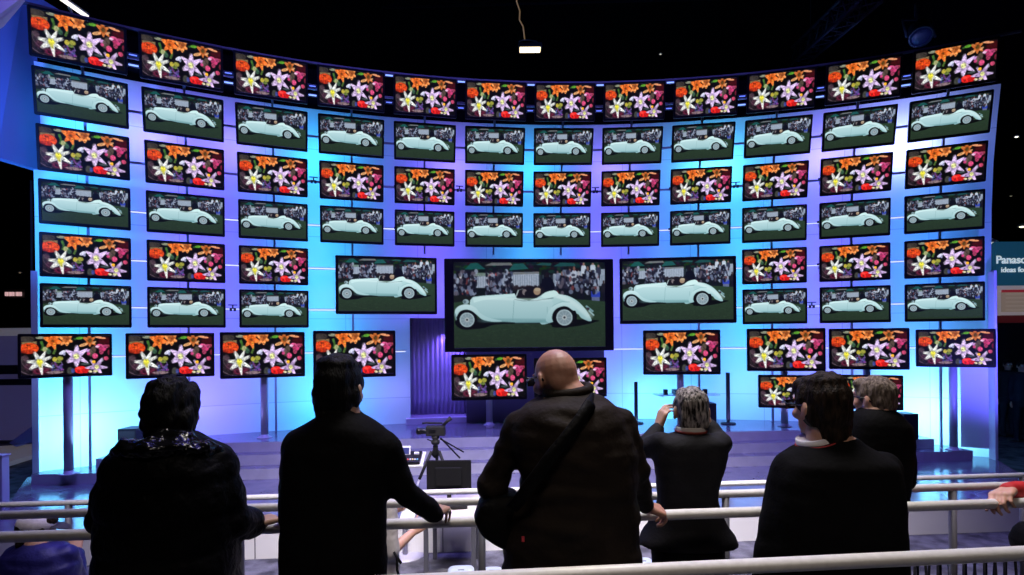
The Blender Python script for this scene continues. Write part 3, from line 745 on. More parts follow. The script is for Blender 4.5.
for r, z in enumerate(RLZ):
    spans = [(WL + .01, WR - .01)] if r < 4 else ([(WL + .01, PHI[3] + .02), (PHI[8] + .0, WR - .01)] if r < 6 else [(WL + .01, phi_px(405)), (phi_px(612), WR - .06)])
    for si, (a, b) in enumerate(spans):
        m = MB(); sl = MB(); ps = arange(a, b, 40); vs = []; vl = []
        for p in ps:
            rr = ER - .03 - lean(z)
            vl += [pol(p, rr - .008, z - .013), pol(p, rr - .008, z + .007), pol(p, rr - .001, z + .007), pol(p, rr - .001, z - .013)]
            vs += [pol(p, rr, z - .016), pol(p, rr, z + .016), pol(p, rr + .03, z + .016), pol(p, rr + .03, z - .016)]
        m.add(vs, [(i * 4 + k, i * 4 + (k + 1) % 4, i * 4 + 4 + (k + 1) % 4, i * 4 + 4 + k) for i in range(40) for k in range(4)] + [(0, 1, 2, 3), (160, 163, 162, 161)])
        FQ = [(i * 4 + k, i * 4 + (k + 1) % 4, i * 4 + 4 + (k + 1) % 4, i * 4 + 4 + k) for i in range(40) for k in range(4)] + [(0, 1, 2, 3), (160, 163, 162, 161)]
        mr_ = m.build('mount_rail', M['post'])
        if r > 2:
            sl.add(vl, FQ); sl.build('added_glow_strip', M['strip'], mr_)  # added glowing strip, makes the lower rails read bright white
        tag(mr_, 'thin curved mounting rail running behind %s%s' % ('' if len(spans) == 1 else ('the left part of ', 'the right part of ')[si], ['the top row of televisions', 'the second row of televisions', 'the third row of televisions', 'the fourth row of televisions', 'the fifth row of televisions', 'the sixth row of televisions', 'the lowest row of televisions'][r]), 'rail', 'curved rails behind the television rows')
# cable clamps on the rails in the gaps between columns
first = {}
def clamp(i, r, kind):
    p = (PHI[i] + PHI[i + 1]) / 2 + (.010 if kind == 'round' else 0); z = ROWZ[r]; rr = ER - .05 - lean(z)
    M4 = facing(pol(p, rr, z), p, ROWT[r] * .6)
    if kind not in first:
        o = empty('cable_clamp', mat=M4)
        m = MB()
        if kind == 'round':
            m.lathe([(.03, -.02), (.045, 0), (.045, .03), (.03, .05)], (0, -.02, -.05), 14, (0, -1, 0)).build('lamp_head', M['whitemetal'], o, True, False)
            MB().box((0, 0, .012), (.10, .05, .035), bev=.006).build('clamp_body', M['bracket'], o, False, False)
        else:
            m.box((0, 0, .06), (.13, .04, .014), bev=.003).box((0, 0, .03), (.02, .03, .06)).build('clamp_bar', M['bracket'], o, False, False)
            MB().box((-.028, 0, -.012), (.035, .05, .05), bev=.005).box((.028, 0, -.012), (.035, .05, .05), bev=.005).build('clamp_body', M['bracket'], o, False, False)
        first[kind] = o; new = o
    else:
        s = first[kind]; new = s.copy(); COL.objects.link(new); new.matrix_world = M4
        for ch in s.children:
            c = ch.copy(); COL.objects.link(c); c.parent = new
    tag(new, '%s clamp on the %s rail, between television columns %s and %s from the left' % ('rounded' if kind == 'round' else 'T-shaped', ['top', 'second', 'third', 'fourth', 'fifth', 'sixth'][r], ORD[i], ORD[i + 1]), 'clamp', 'clamps on the rails between the televisions')
for i in (1, 3, 7, 9):
    for r in (1, 2, 3, 4):
        if r > 3 and i in (3, 7): continue
        clamp(i, r, 'round')
for i, r in ((2, 2), (4, 2), (6, 2), (8, 2), (1, 5), (9, 5)): clamp(i, r, 'tee')
# small lamps shining in the gaps of the top row
lm = mat('blue_white_lamp_lens', (.1, .1, .2), .4, emit=(.22, .36, 1.0), strength=1.7)
lm2 = mat('dim_blue_lamp_lens', (.1, .1, .2), .4, emit=(.12, .2, 1.0), strength=1.6)
src = None
LENS2 = MB().box((0, -.008, -.004), (.09, .012, .014), bev=.003).mesh('dim_lens'); LENS2.materials.append(lm2)
for i in range(11):
    p = (PHI[i] + PHI[i + 1]) / 2
    for j, z in enumerate((5.62, 5.98) if 3 <= i <= 7 else (5.60, 5.72)):
        rr = RW - .25 - lean(z)
        M4 = facing(pol(p, rr, z), p, .2)
        if src is None:
            o = empty('strip_lamp', mat=M4)
            MB().box((0, .02, 0), (.15, .05, .05), bev=.006).build('housing', M['bracket'], o, False, False)
            MB().box((0, -.008, -.004), (.115, .012, .022), bev=.004).build('lens', lm, o, False, False)
            src = o; new = o
        else:
            new = src.copy(); COL.objects.link(new); new.matrix_world = M4
            for ch in src.children:
                c = ch.copy(); COL.objects.link(c); c.parent = new
        if (j == 1) != (3 <= i <= 7):
            for ch in new.children:
                if ch.name.startswith('lens'): ch.data = LENS2
        tag(new, 'small blue-white strip lamp, %s of two between top row televisions %s and %s' % ('lower' if j == 0 else 'upper', ORD[i], ORD[i + 1]), 'lamp', 'strip lamps between the top row televisions')
# black top rail of the screen wall
m = MB(); vs = []
for p in arange(WL - .01, WR + .01, 60):
    for r, z in ((13.06, 6.05), (13.06, 6.08), (13.10, 6.08), (13.10, 6.05)): vs.append(pol(p, r - .14, z))
m.add(vs, [(i * 4 + k, i * 4 + (k + 1) % 4, i * 4 + 4 + (k + 1) % 4, i * 4 + 4 + k) for i in range(60) for k in range(4)])
tag(m.build('capping_rail', M['bracket']), 'dark curved rail along the top edge of the television wall', 'rail')
# ------------------------------------------------------------------ guard rails
def guard(name, label, pa, pb, rad, posts, foot, rpost=None, mat_post=None, lower=None):
    pa, pb = Vector(pa), Vector(pb)
    o = empty(name, ((pa.x + pb.x) / 2, (pa.y + pb.y) / 2, foot))
    tag(o, label, 'railing', 'tubular railings in front of the stage')
    MB().tube([pa, pb], rad, 24).build('handrail', M['rail'], o, True)
    for px in posts:
        lo, hi = 0.0, 1.0                          # where the rail passes that column of the photo
        for _ in range(50):
            t = (lo + hi) / 2; p = pa.lerp(pb, t)
            if PX0 + FPX * p.x / p.y < px: lo = t
            else: hi = t
        p = pa.lerp(pb, lo); q = Vector((p.x, p.y, foot))
        MB().tube([q, p - Vector((0, 0, rad * .5))], rpost or rad * .9, 16).build('post', mat_post or M['post_alu'], o, True)
        MB().lathe([(.06, 0), (.06, .006), (.04, .012)], q, 18).build('foot_plate', M['post_alu'], o, True)
    return o
def ext(a, b, k0, k1):
    a, b = Vector(a), Vector(b); return a + (b - a) * k0, a + (b - a) * k1
a, b = ext(at(600, 573, 1.67), at(1000, 554.3, 1.745), -1.6, 1.7)
guard('railing', 'thick white handrail nearest to the viewer, running behind the visitors\' backs', a, b, .0225, [-60, 230, 560, 1100], 0.0)
R2A, R2B = ext(at(0, 537.3, 2.106), at(1000, 503.6, 2.417), -.25, 1.3)
guard('railing', 'white handrail the visitors lean their hands on', R2A, R2B, .0215, [170, 330, 572, 830], 0.0)
a, b = ext(at(0, 515.3, 2.72), at(950, 487.3, 3.05), -.2, 1.2)
guard('railing', 'grey handrail just beyond the man holding both hands to his face', a, b, .0215, [-8, 238.5, 480, 724, 951], -.1, .0195)
a, b = ext(at(0, 504.8, 4.05), at(1023, 475, 4.65), -.15, 1.12)
guard('railing', 'thinnest farthest railing in front of the glossy blue floor', a, b, .0205, [67, 306, 545, 783, 1021], CARPET, .022)

# ------------------------------------------------------------------ things on the stage
RZ = Matrix.Rotation(-PHI0, 3, 'Z')
def speaker_box(name, label, px0, px1, py0, foot, d, cat='speaker', dep=.28, led=False):
    p = at((px0 + px1) / 2, 400, d); wd = (px1 - px0) / FPX * d; top = at((px0 + px1) / 2, py0, d).z
    o = empty(name, (p.x, p.y + dep / 2, foot)); tag(o, label, cat)
    h = top - foot - .012
    MB().box((0, 0, .012 + h / 2), (wd, dep, h), bev=.008).build('cabinet', M['speaker'], o, world=False)
    MB().box((0, -dep / 2 - .004, .012 + h * .5), (wd * .9, .008, h * .9), bev=.003).build('grille', M['tvback'], o, world=False)
    m = MB()
    for sx in (-1, 1):
        for sy in (-1, 1): m.lathe([(.016, 0), (.02, .012)], (sx * wd * .38, sy * dep * .38, 0), 10)
    m.build('rubber_feet', M['black'], o, world=False)
    if led: MB().sphere((wd * .28, -dep / 2 - .008, .05), .012, .006, .012).build('indicator_light', mat('white_indicator_light', (.8, .8, .8), .4, emit=(.8, .9, 1), strength=1.5), o, world=False)
    return o
speaker_box('subwoofer', 'black box speaker on the step at the left end of the stage', 117, 135.5, 429, STEPB, 7.65)
speaker_box('subwoofer', 'black box speaker at the right end, behind the grey-haired man', 903.5, 918.5, 414, STEPB, 8.45)
speaker_box('subwoofer', 'black subwoofer on the deck right of the man raising his hands', 707.5, 716.5, 403.5, DECK, 8.9, led=True)
for lab, px, pyt, d in (('slim black tower speaker left of the man raising his hands', 636, 382, 9.45), ('slim black tower speaker right of the man raising his hands', 728, 372.5, 9.3)):
    p = at(px, 400, d); top = at(px, pyt, d).z
    o = empty('tower_speaker', (p.x, p.y, DECK)); tag(o, lab, 'speaker', 'slim tower speakers')
    MB().lathe([(.125, 0), (.125, .012), (.11, .02), (.03, .026), (.022, .05)], (0, 0, 0), 28).build('base', M['speaker'], o, True, False)
    MB().box((0, 0, (top - DECK + .05) / 2), (.056, .06, top - DECK - .05), bev=.012).build('column', M['speaker'], o, world=False)
    MB().box((0, -.032, (top - DECK) / 2 + .15), (.046, .006, (top - DECK) * .6), bev=.002).build('grille', M['tvback'], o, world=False)
# glass shelf with a player and two small speakers
pc = at(686, 394, 9.55); SH = pc.z
o = empty('glass_shelf', (pc.x, pc.y, SH - .02)); tag(o, 'pale glass shelf on the wall behind the man raising his hands', 'shelf')
MB().box((0, 0, .012), (1.10, .30, .014), bev=.003).build('shelf_board', M['glass'], o, world=False)
for s in (-1, 1): MB().box((s * .36, .26, -.03), (.03, .30, .05), bev=.004).build('bracket', M['whitemetal'], o, world=False)
p = at(685, 392, 9.5); o = empty('disc_player', (p.x, p.y, SH + .0)); tag(o, 'black disc player on the glass shelf', 'player')
MB().box((0, 0, .045), (.40, .24, .075), bev=.005).build('case', M['speaker'], o, world=False); MB().box((0, -.122, .045), (.3, .005, .02), bev=.001).build('front_strip', M['bezel'], o, world=False)
for lab, px in (('small black satellite speaker at the left of the glass shelf', 665.5), ('small black satellite speaker at the right of the glass shelf', 705)):
    p = at(px, 392, 9.5); o = empty('satellite_speaker', (p.x, p.y, SH)); tag(o, lab, 'speaker', 'satellite speakers on the glass shelf')
    MB().box((0, 0, .045), (.065, .08, .09), bev=.006).build('cabinet', M['speaker'], o, world=False); MB().lathe([(.022, 0), (.024, .003), (.012, .0)], (0, -.041, .045), 14, (0, -1, 0)).build('cone', M['tvback'], o, True, False)

# video camera on a tripod
D = 6.3
tp = at(435.5, 446, D)
o = empty('tripod', (tp.x, tp.y, LOWFLOOR)); tag(o, 'black tripod carrying the video camera in front of the stage steps', 'tripod')
hz = at(436, 436, D).z - LOWFLOOR
MB().lathe([(.035, 0), (.05, .02), (.05, .05), (.03, .06), (.045, .075), (.045, .10)], (0, 0, hz - .10), 18).build('fluid_head', M['tvback'], o, True, False)
MB().lathe([(.02, 0), (.035, .02), (.06, .05), (.03, .09), (.03, .14)], (0, 0, hz - .25), 16).build('bowl', M['black'], o, True, False)
for k in range(3):
    q = PI / 2 + 2 * PI * k / 3
    v = Vector((math.cos(q), math.sin(q), 0))
    lg = MB().tube([v * .05 + Vector((0, 0, hz - .17)), v * .2 + Vector((0, 0, hz * .42))], .018, 10).build('leg', M['tvback'], o, True, False)
    MB().tube([v * .19 + Vector((0, 0, hz * .44)), v * .33 + Vector((0, 0, .012))], .012, 10).build('lower_tube', M['steel'], lg, True, False)
MB().tube([(.06, -.02, hz - .03), (.34, -.18, hz - .15)], .009, 8).build('pan_bar', M['black'], o, True, False)
MB().tube([(.06, .02, hz - .03), (.31, -.30, hz - .19)], .009, 8).build('pan_bar', M['black'], o, True, False)
MB().tube([(-.02, 0, hz - .07), (-.09, -.03, hz - .03)], .007, 8).build('lock_lever', M['black'], o, True, False)
cb = at(431, 429, D)
o = empty('video_camera', (cb.x, cb.y, LOWFLOOR + hz + .002)); tag(o, 'black video camera on the tripod pointing to the left', 'camera')
ch = 2 * (cb.z - (LOWFLOOR + hz))
MB().box((.055, 0, .06), (.22, .10, .115), bev=.014).build('body', M['tvback'], o, world=False)
MB().lathe([(.03, 0), (.034, .02), (.034, .07), (.04, .075), (.042, .12), (.036, .125)], (-.04, 0, .055), 18, (-1, 0, 0)).build('lens', M['bezel'], o, True, False)
MB().tube([(.13, 0, .105), (.13, 0, .145), (-.06, 0, .15), (-.10, 0, .145)], .011, 8).build('handle', M['tvback'], o, True, False)
MB().tube([(.14, 0, .12), (.18, 0, .16), (.23, 0, .205)], [.016, .018, .026], 12).build('viewfinder', M['tvback'], o, True, False)
MB().box((.02, -.05, .06), (.08, .006, .045), bev=.002).build('side_panel', M['bezel'], o, world=False)

# desk with a monitor, and a stand with a switcher
dk = at(452, 515, 5.25)
DZ = .165
o = empty('desk', (dk.x, dk.y, CARPET)); tag(o, 'beige topped desk carrying the black monitor, behind the railings', 'desk')
H_ = DZ - CARPET
MB().box((0, .1, H_ - .02), (.52, .72, .04), RZ, .006).build('desk_top', M['beige'], o, world=False)
for sx in (-1, 1):
    for sy in (-.2, .38): MB().box((sx * .22, sy, (H_ - .04) / 2), (.04, .04, H_ - .04)).build('leg', M['post_alu'], o, world=False)
mp = at(449, 476, 5.4)
o = empty('monitor', (mp.x, mp.y, DZ)); tag(o, 'black monitor seen from behind between the railings and the steps', 'monitor')
mz = mp.z - DZ; mw, mh = 44.5 / FPX * 5.4, 31.5 / FPX * 5.4
MB().box((0, 0, mz), (mw, .035, mh), bev=.008).build('housing', M['black'], o, world=False)
MB().box((0, -.03, mz), (mw * .6, .03, mh * .6), bev=.012).build('back_cover', M['black'], o, world=False)
MB().tube([(0, .0, .012), (0, 0, mz - mh * .4)], .022, 12).build('neck', M['tvback'], o, True, False)
MB().lathe([(.11, 0), (.11, .008), (.05, .014), (.03, .02)], (0, 0, 0), 26).build('stand_base', M['tvback'], o, True, False)
p = at(456, 502, 5.28); o = empty('equipment_case', (p.x, p.y, DZ)); tag(o, 'low dark equipment case on the desk below the monitor', 'case')
MB().box((0, 0, .035), (.22, .14, .06), RZ, .006).build('case', M['tvback'], o, world=False); MB().box((0, -.075, .035), (.16, .006, .03), RZ).build('front_panel', M['bezel'], o, world=False)
p = at(472.5, 501, 5.3); o = MB().box((p.x, p.y, DZ + .035), (.10, .10, .07), RZ, .006).build('connector_box', M['fascia']); tag(o, 'small pale grey box on the desk right of the monitor', 'box')
# switcher stand
st = at(404, 461, 5.6); sz = st.z
o = empty('control_stand', (st.x, st.y + .06, CARPET)); tag(o, 'white sloping stand under the control panel, beside the visitor\'s elbow', 'stand')
tilt = Matrix.Rotation(math.radians(22), 3, 'X')
MB().box((0, 0, sz - CARPET), (.40, .26, .02), tilt, .004).build('sloping_top', M['fascia'], o, world=False)
MB().tube([(-.02, .06, .01), (-.02, .06, sz - CARPET - .01)], .028, 14).build('column', M['steel'], o, True, False)
MB().lathe([(.2, 0), (.2, .01), (.05, .02)], (-.02, .06, 0), 24).build('base', M['steel'], o, True, False)
o = empty('video_switcher', mat=Matrix.Translation(Vector((st.x, st.y + .06, sz)) + tilt @ Vector((0, 0, .012))) @ tilt.to_4x4()); tag(o, 'video switcher with a small screen and coloured buttons left of the video camera', 'switcher')
MB().box((.0, -.01, .018), (.34, .20, .036), bev=.006).build('body', M['bezel'], o, world=False)
MB().box((-.01, .05, .07), (.13, .02, .09), Matrix.Rotation(math.radians(-35), 3, 'X'), .005).build('screen_frame', M['whitemetal'], o, world=False)
sc_ = MB().box((-.01, .0385, .0705), (.105, .004, .065), Matrix.Rotation(math.radians(-35), 3, 'X')).build('small_screen', mat('navy_screen', (.02, .02, .05), .3, emit=(.03, .04, .22), strength=1.0), o, world=False)
for i, c in enumerate(((.6, .6, .62), (.6, .08, .06), (.6, .6, .62), (.6, .5, .2), (.6, .6, .62), (.2, .5, .6))):
    MB().box((.02 + .024 * i, -.07, .04), (.017, .02, .01), bev=.003).build('button', mat('button_colour', c, .5), o, world=False)
MB().box((.12, .03, .045), (.05, .03, .02), bev=.004).build('knob_row', M['whitemetal'], o, world=False)

# small white stools in a row on the carpet
sm = mat('white_stool_plastic', (.50, .58, .58), .35)
def stool(px, py, d, wd, lab):
    p = at(px, py, d)
    o = empty('stool', (p.x, p.y, CARPET)); tag(o, lab, 'stool', 'white stools on the grey carpet')
    h = p.z - CARPET
    m = MB(); rows = []
    for k, z in ((.86, h - .035), (1, h - .028), (1, h - .012), (.93, h - .002), (.7, h)):
        rows.append((Vector((0, 0, z)), RZ @ Vector((wd / 2 * k, 0, 0)), RZ @ Vector((0, wd / 2 * k, 0))))
    m.loft(rows, 28, 4); m.build('seat', sm, o, True, False)
    for sx in (-1, 1):
        for sy in (-1, 1): MB().tube([(sx * wd * .30, sy * wd * .30, h - .03), (sx * wd * .40, sy * wd * .40, 0)], .010, 8).build('leg', M['black'], o, True, False)
    MB().box((0, 0, h + .001), (.05, .012, .003)).build('slot', M['post_alu'], o, world=False)
stool(461, 570, 4.31, .21, 'white stool below the desk, left of the railing post')
stool(492, 570.5, 4.34, .17, 'white stool right of the middle railing post, beside the black bag')
stool(643, 561, 4.45, .17, 'white stool glimpsed between the bald man and the man raising his hands')
for i, (px, py) in enumerate(((916, 552), (939, 551), (964.5, 549.7), (985, 549), (1005, 548))):
    stool(px, py + 1.5, 4.62 + .015 * i, .145, 'white stool on the carpet at right, %s of five from the man in the suit' % ORD[i])

# ------------------------------------------------------------------ far hall: right side booth, sign, lamps
D = 15.0
blue = mat('sign_blue_panel', (.012, .075, .13), .5, emit=(.010, .065, .115), strength=.55)
white = mat('sign_white_letters', (.7, .7, .7), .5, emit=(.55, .66, .68), strength=.75)
c0, c1 = at(993.5, 242.5, D), at(1085, 284.5, D)
sg = MB().box(((c0.x + c1.x) / 2, D, (c0.z + c1.z) / 2), (c1.x - c0.x, .12, c0.z - c1.z + .02), bev=.01).build('sign_panel', blue)
tag(sg, 'blue sign board with white lettering hanging at the right edge', 'sign')
def text(body, px, py, cap, parent, bold=0.0, d=D - .075):
    cu_ = bpy.data.curves.new('lettering', 'FONT'); cu_.body = body; cu_.size = cap / .73; cu_.extrude = .008; cu_.offset = bold
    o = bpy.data.objects.new('lettering', cu_); COL.objects.link(o)
    p = at(px, py, d); 
    dg = bpy.context.evaluated_depsgraph_get(); me = bpy.data.meshes.new_from_object(o.evaluated_get(dg)); bpy.data.objects.remove(o)
    me.transform(Matrix.Translation(p) @ Matrix.Rotation(PI / 2, 4, 'X')); me.materials.append(white); link('lettering', me, None, parent)
text('Panasonic', 996, 263.4, 8.0 / FPX * D, sg, .005)
text('ideas for life', 1001, 272.2, 5.4 / FPX * D, sg, .002)
# booth with a white framed opening
o = empty('booth', at(1050, 380, D + .4)); o.location.z = CARPET; tag(o, 'white framed exhibition booth below the blue sign at right', 'booth')
def rect(name, px0, py0, px1, py1, d, th, m, par):
    a_, b_ = at(px0, py0, d), at(px1, py1, d)
    return MB().box(((a_.x + b_.x) / 2, d + th / 2, (a_.z + b_.z) / 2), (abs(b_.x - a_.x), th, abs(a_.z - b_.z))).build(name, m, par)
warm = mat('warm_white_booth_glow_paint', (.55, .5, .47), .6, emit=(.28, .24, .24), strength=.55)  # faint emission in the booth materials stands in for light on them
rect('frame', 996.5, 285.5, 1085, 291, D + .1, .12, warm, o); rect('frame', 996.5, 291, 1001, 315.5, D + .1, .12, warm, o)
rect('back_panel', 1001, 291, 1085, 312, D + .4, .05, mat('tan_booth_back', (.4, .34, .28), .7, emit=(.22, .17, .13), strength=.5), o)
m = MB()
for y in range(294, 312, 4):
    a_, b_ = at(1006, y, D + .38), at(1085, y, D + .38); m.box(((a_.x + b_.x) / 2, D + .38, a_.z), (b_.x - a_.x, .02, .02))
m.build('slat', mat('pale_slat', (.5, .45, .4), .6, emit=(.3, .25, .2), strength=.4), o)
rect('red_strip', 1003, 289.8, 1085, 291.6, D + .05, .05, mat('red_strip_glow_paint', (.3, .02, .03), .5, emit=(.25, .02, .03), strength=.6), o)
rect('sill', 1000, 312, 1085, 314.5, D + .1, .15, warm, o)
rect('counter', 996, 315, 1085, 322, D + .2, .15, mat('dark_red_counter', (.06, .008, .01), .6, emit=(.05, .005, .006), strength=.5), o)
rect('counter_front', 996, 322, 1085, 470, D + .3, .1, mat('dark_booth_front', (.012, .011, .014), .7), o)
lampm = mat('warm_lamp_glow', (.9, .8, .6), .4, emit=(1.0, .86, .6), strength=2.5)
def small_lamp(px, py, d, r, lab, m=lampm, shade=True):
    p = at(px, py, d); o = empty('pendant_lamp', p); tag(o, lab, 'lamp')
    MB().sphere((0, 0, 0), r, r, r * .7).build('bulb', m, o, True, False)
    MB().lathe([(r * 1.7, -r * .2), (r * 1.5, r * .4), (r * .5, r * 1.0), (r * .2, r * 1.3)], (0, 0, 0), 16).build('shade', M['steel'], o, True, False)
    MB().tube([(0, 0, r * 1.2), (0, 0, 11.0 - p.z)], .008, 6).build('cable', M['black'], o, True, False)
small_lamp(992.5, 242, 16.5, .085, 'pale pendant lamp just above the left end of the blue sign')
small_lamp(1022, 226, 17, .075, 'pendant lamp above the blue sign at the right edge')
small_lamp(1016.5, 136.5, 18, .05, 'small bright lamp high in the dark at right', mat('cool_lamp_glow', (1, 1, .9), .4, emit=(1, 1, .75), strength=3))
small_lamp(1011, 196, 22, .03, 'tiny faint lamp in the dark below the small bright lamp', mat('faint_lamp_glow', (1, .9, .7), .4, emit=(.5, .4, .25), strength=1))
small_lamp(660.5, 54, 16, .03, 'tiny white lamp in the dark above the seventh and eighth columns', mat('tiny_lamp_glow', (1, 1, .9), .4, emit=(.8, .75, .6), strength=1))
# left side: dark stand behind the wall's end
rect_o = empty('dark_stand', at(-10, 400, 12)); rect_o.location.z = CARPET; tag(rect_o, 'dark violet exhibition stand with a beige ledge at the left edge', 'booth')
rect('ledge', -90, 329, 33, 335.5, 11.8, .5, mat('beige_ledge_glow_paint', (.4, .34, .3), .6, emit=(.10, .085, .08), strength=.7), rect_o)  # emission in ledge, panel and platform stands in for light falling there
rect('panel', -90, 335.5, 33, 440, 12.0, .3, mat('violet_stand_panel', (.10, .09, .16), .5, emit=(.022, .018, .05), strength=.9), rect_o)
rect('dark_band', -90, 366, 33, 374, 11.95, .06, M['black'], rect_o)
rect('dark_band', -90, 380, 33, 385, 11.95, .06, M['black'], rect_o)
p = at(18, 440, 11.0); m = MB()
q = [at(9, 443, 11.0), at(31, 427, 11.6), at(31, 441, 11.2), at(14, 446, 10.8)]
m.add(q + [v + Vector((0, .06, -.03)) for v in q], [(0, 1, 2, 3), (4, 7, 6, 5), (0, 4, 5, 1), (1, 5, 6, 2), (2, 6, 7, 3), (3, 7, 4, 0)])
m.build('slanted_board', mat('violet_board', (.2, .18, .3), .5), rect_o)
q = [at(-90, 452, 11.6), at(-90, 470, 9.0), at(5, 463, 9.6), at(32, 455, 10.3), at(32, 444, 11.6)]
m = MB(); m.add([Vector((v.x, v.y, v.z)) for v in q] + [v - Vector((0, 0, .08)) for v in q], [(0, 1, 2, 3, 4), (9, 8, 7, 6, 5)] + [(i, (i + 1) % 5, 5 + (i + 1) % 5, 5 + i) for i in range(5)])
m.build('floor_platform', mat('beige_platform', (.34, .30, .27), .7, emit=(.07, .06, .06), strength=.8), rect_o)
wp = empty('white_post', at(2, 500, 6.6)); wp.location.z = CARPET; tag(wp, 'short pale violet post at the left edge beside the glossy floor', 'post')
tp_ = at(2, 456, 6.6).z - CARPET
MB().box((0, 0, tp_ / 2), (.10, .10, tp_), bev=.012).build('post_body', M['trim'], wp, world=False); MB().box((0, 0, tp_ + .01), (.12, .12, .02), bev=.006).build('cap', M['trim'], wp, world=False)
# far red-lit sign in the dark at left
o = empty('far_sign', at(13, 294, 20)); tag(o, 'tiny red and white lit sign far off in the dark at left', 'sign')
m = MB()
for x, wd, c in ((6.5, 2.5, 0), (10, 2, 0), (13, 2.2, 0), (17, 2, 0), (20, 3, 0)):
    a_ = at(x, 294, 20); m.box((a_.x, 20, a_.z), (wd / FPX * 20, .05, 4.0 / FPX * 20), bev=.01)
m.build('lit_letters', mat('pinkish_lit_sign', (.5, .3, .3), .5, emit=(.7, .42, .42), strength=.8), o)
rect('back_board', 3, 289, 25, 298, 20.05, .1, mat('dark_sign_board', (.006, .002, .002), .6), o)
rect('thin_post', 30, 180, 31.2, 330, 13, .06, M['post_alu'], rect_o)
small_lamp(20, 272.5, 21, .04, 'faint lamp in the dark above the tiny red sign', mat('faint_left_lamp', (1, .8, .6), .4, emit=(.35, .25, .15), strength=1))

# ------------------------------------------------------------------ overhead
o = empty('flood_lamp', at(530, 48, 10.6)); tag(o, 'warm flood lamp hanging on a cable above the middle of the wall', 'lamp')
p = o.location
MB().box((.0, .0, .02), (.46, .2, .09), bev=.02).build('housing', M['bracket'], o, world=False)
MB().box((0, 0, -.035), (.40, .17, .03), bev=.008).build('lens', mat('warm_flood_glow', (1, .9, .7), .4, emit=(1.0, .78, .42), strength=3.0), o, world=False)
MB().tube([(-.20, 0, .05), (-.21, 0, .13), (-.1, 0, .16), (.12, 0, .13), (.2, 0, .06)], .011, 8).build('yoke', M['steel'], o, True, False)
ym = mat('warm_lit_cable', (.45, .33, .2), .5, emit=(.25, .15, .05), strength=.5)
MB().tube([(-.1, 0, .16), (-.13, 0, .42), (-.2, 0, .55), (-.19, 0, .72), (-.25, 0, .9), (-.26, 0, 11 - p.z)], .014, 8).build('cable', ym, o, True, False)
t0, t1 = at(46, -12, 9.0), at(87.5, 17, 9.6)
o = empty('tube_lamp', (t0 + t1) / 2); tag(o, 'white fluorescent tube slanting above the top left television', 'lamp')
MB().tube([t0, t1], .034, 12).build('tube', mat('white_tube_glow', (1, 1, 1), .4, emit=(1.0, .95, .86), strength=1.5), o, True)
MB().tube([t0 + Vector((0, .03, .05)), t1 + Vector((0, .03, .05))], .03, 8).build('batten', M['steel'], o, True)
pm = at(67.5, 6, 9.25)
MB().tube([pm + Vector((0, .02, 0)), at(67.5, 20, 9.25) + Vector((0, .3, 0))], .02, 8).build('hanger', M['railwall'], o, True)
# moving head with a dim blue lens
o = empty('moving_spotlight', at(921, 37, 9.2)); tag(o, 'blue lensed stage spotlight above the eleventh and twelfth columns', 'spotlight')
ax = Vector((-.25, -.55, -.8)).normalized()
MB().lathe([(.10, -.32), (.15, -.28), (.17, -.05), (.18, 0), (.16, .0)], (0, 0, 0), 22, ax).build('barrel', M['bracket'], o, True, False)
MB().lathe([(.155, 0), (.12, .018), (.05, .026)], (0, 0, 0), 22, ax).build('lens', mat('blue_spot_lens', (.004, .006, .03), .3, emit=(.010, .016, .13), strength=.12), o, True, False)
MB().tube([(-.24, 0, 0), (-.24, .1, .35), (.24, .1, .35), (.24, 0, 0)], .02, 8).build('yoke', M['bracket'], o, True, False)
MB().tube([(0, .1, .35), (0, .1, .62)], .03, 8).build('clamp', M['bracket'], o, True, False)
def truss(lab, pa, pb, s=.30, n=14):
    pa, pb = Vector(pa), Vector(pb); o = empty('truss', pa); tag(o, lab, 'truss', 'dark lighting trusses under the ceiling')
    t = (pb - pa).normalized(); sx = t.cross(Vector((0, 0, 1))).normalized() * s / 2; sz_ = sx.cross(t).normalized() * s / 2
    tm = M['truss']
    for a_ in (-1, 1):
        for b_ in (-1, 1): MB().tube([pa + sx * a_ + sz_ * b_, pb + sx * a_ + sz_ * b_], .025, 8).build('chord', tm, o, True)
    m = MB()
    for i in range(n):
        u0, u1 = pa.lerp(pb, i / n), pa.lerp(pb, (i + 1) / n)
        for a_ in (-1, 1):
            k = 1 if i % 2 else -1
            m.tube([u0 + sx * a_ + sz_ * k, u1 + sx * a_ - sz_ * k], .012, 6); m.tube([u0 + sz_ * a_ + sx * k, u1 + sz_ * a_ - sx * k], .012, 6)
    m.build('lattice', tm, o, True)
    for q in (.2, .8):
        u = pa.lerp(pb, q); MB().tube([u, (u.x, u.y, 11.0)], .01, 6).build('hanging_cable', M['black'], o, True)
M['truss'] = mat('dark_truss_metal', (.002, .002, .006), .7, .0, spec=.1)
truss('dark lighting truss hanging across above the top row of screens', at(380, -4, 11.5), at(1010, -20, 11.5))
truss('dark lighting truss slanting away above the tenth column', at(800, 55, 10.5), at(872, -10, 7.5))
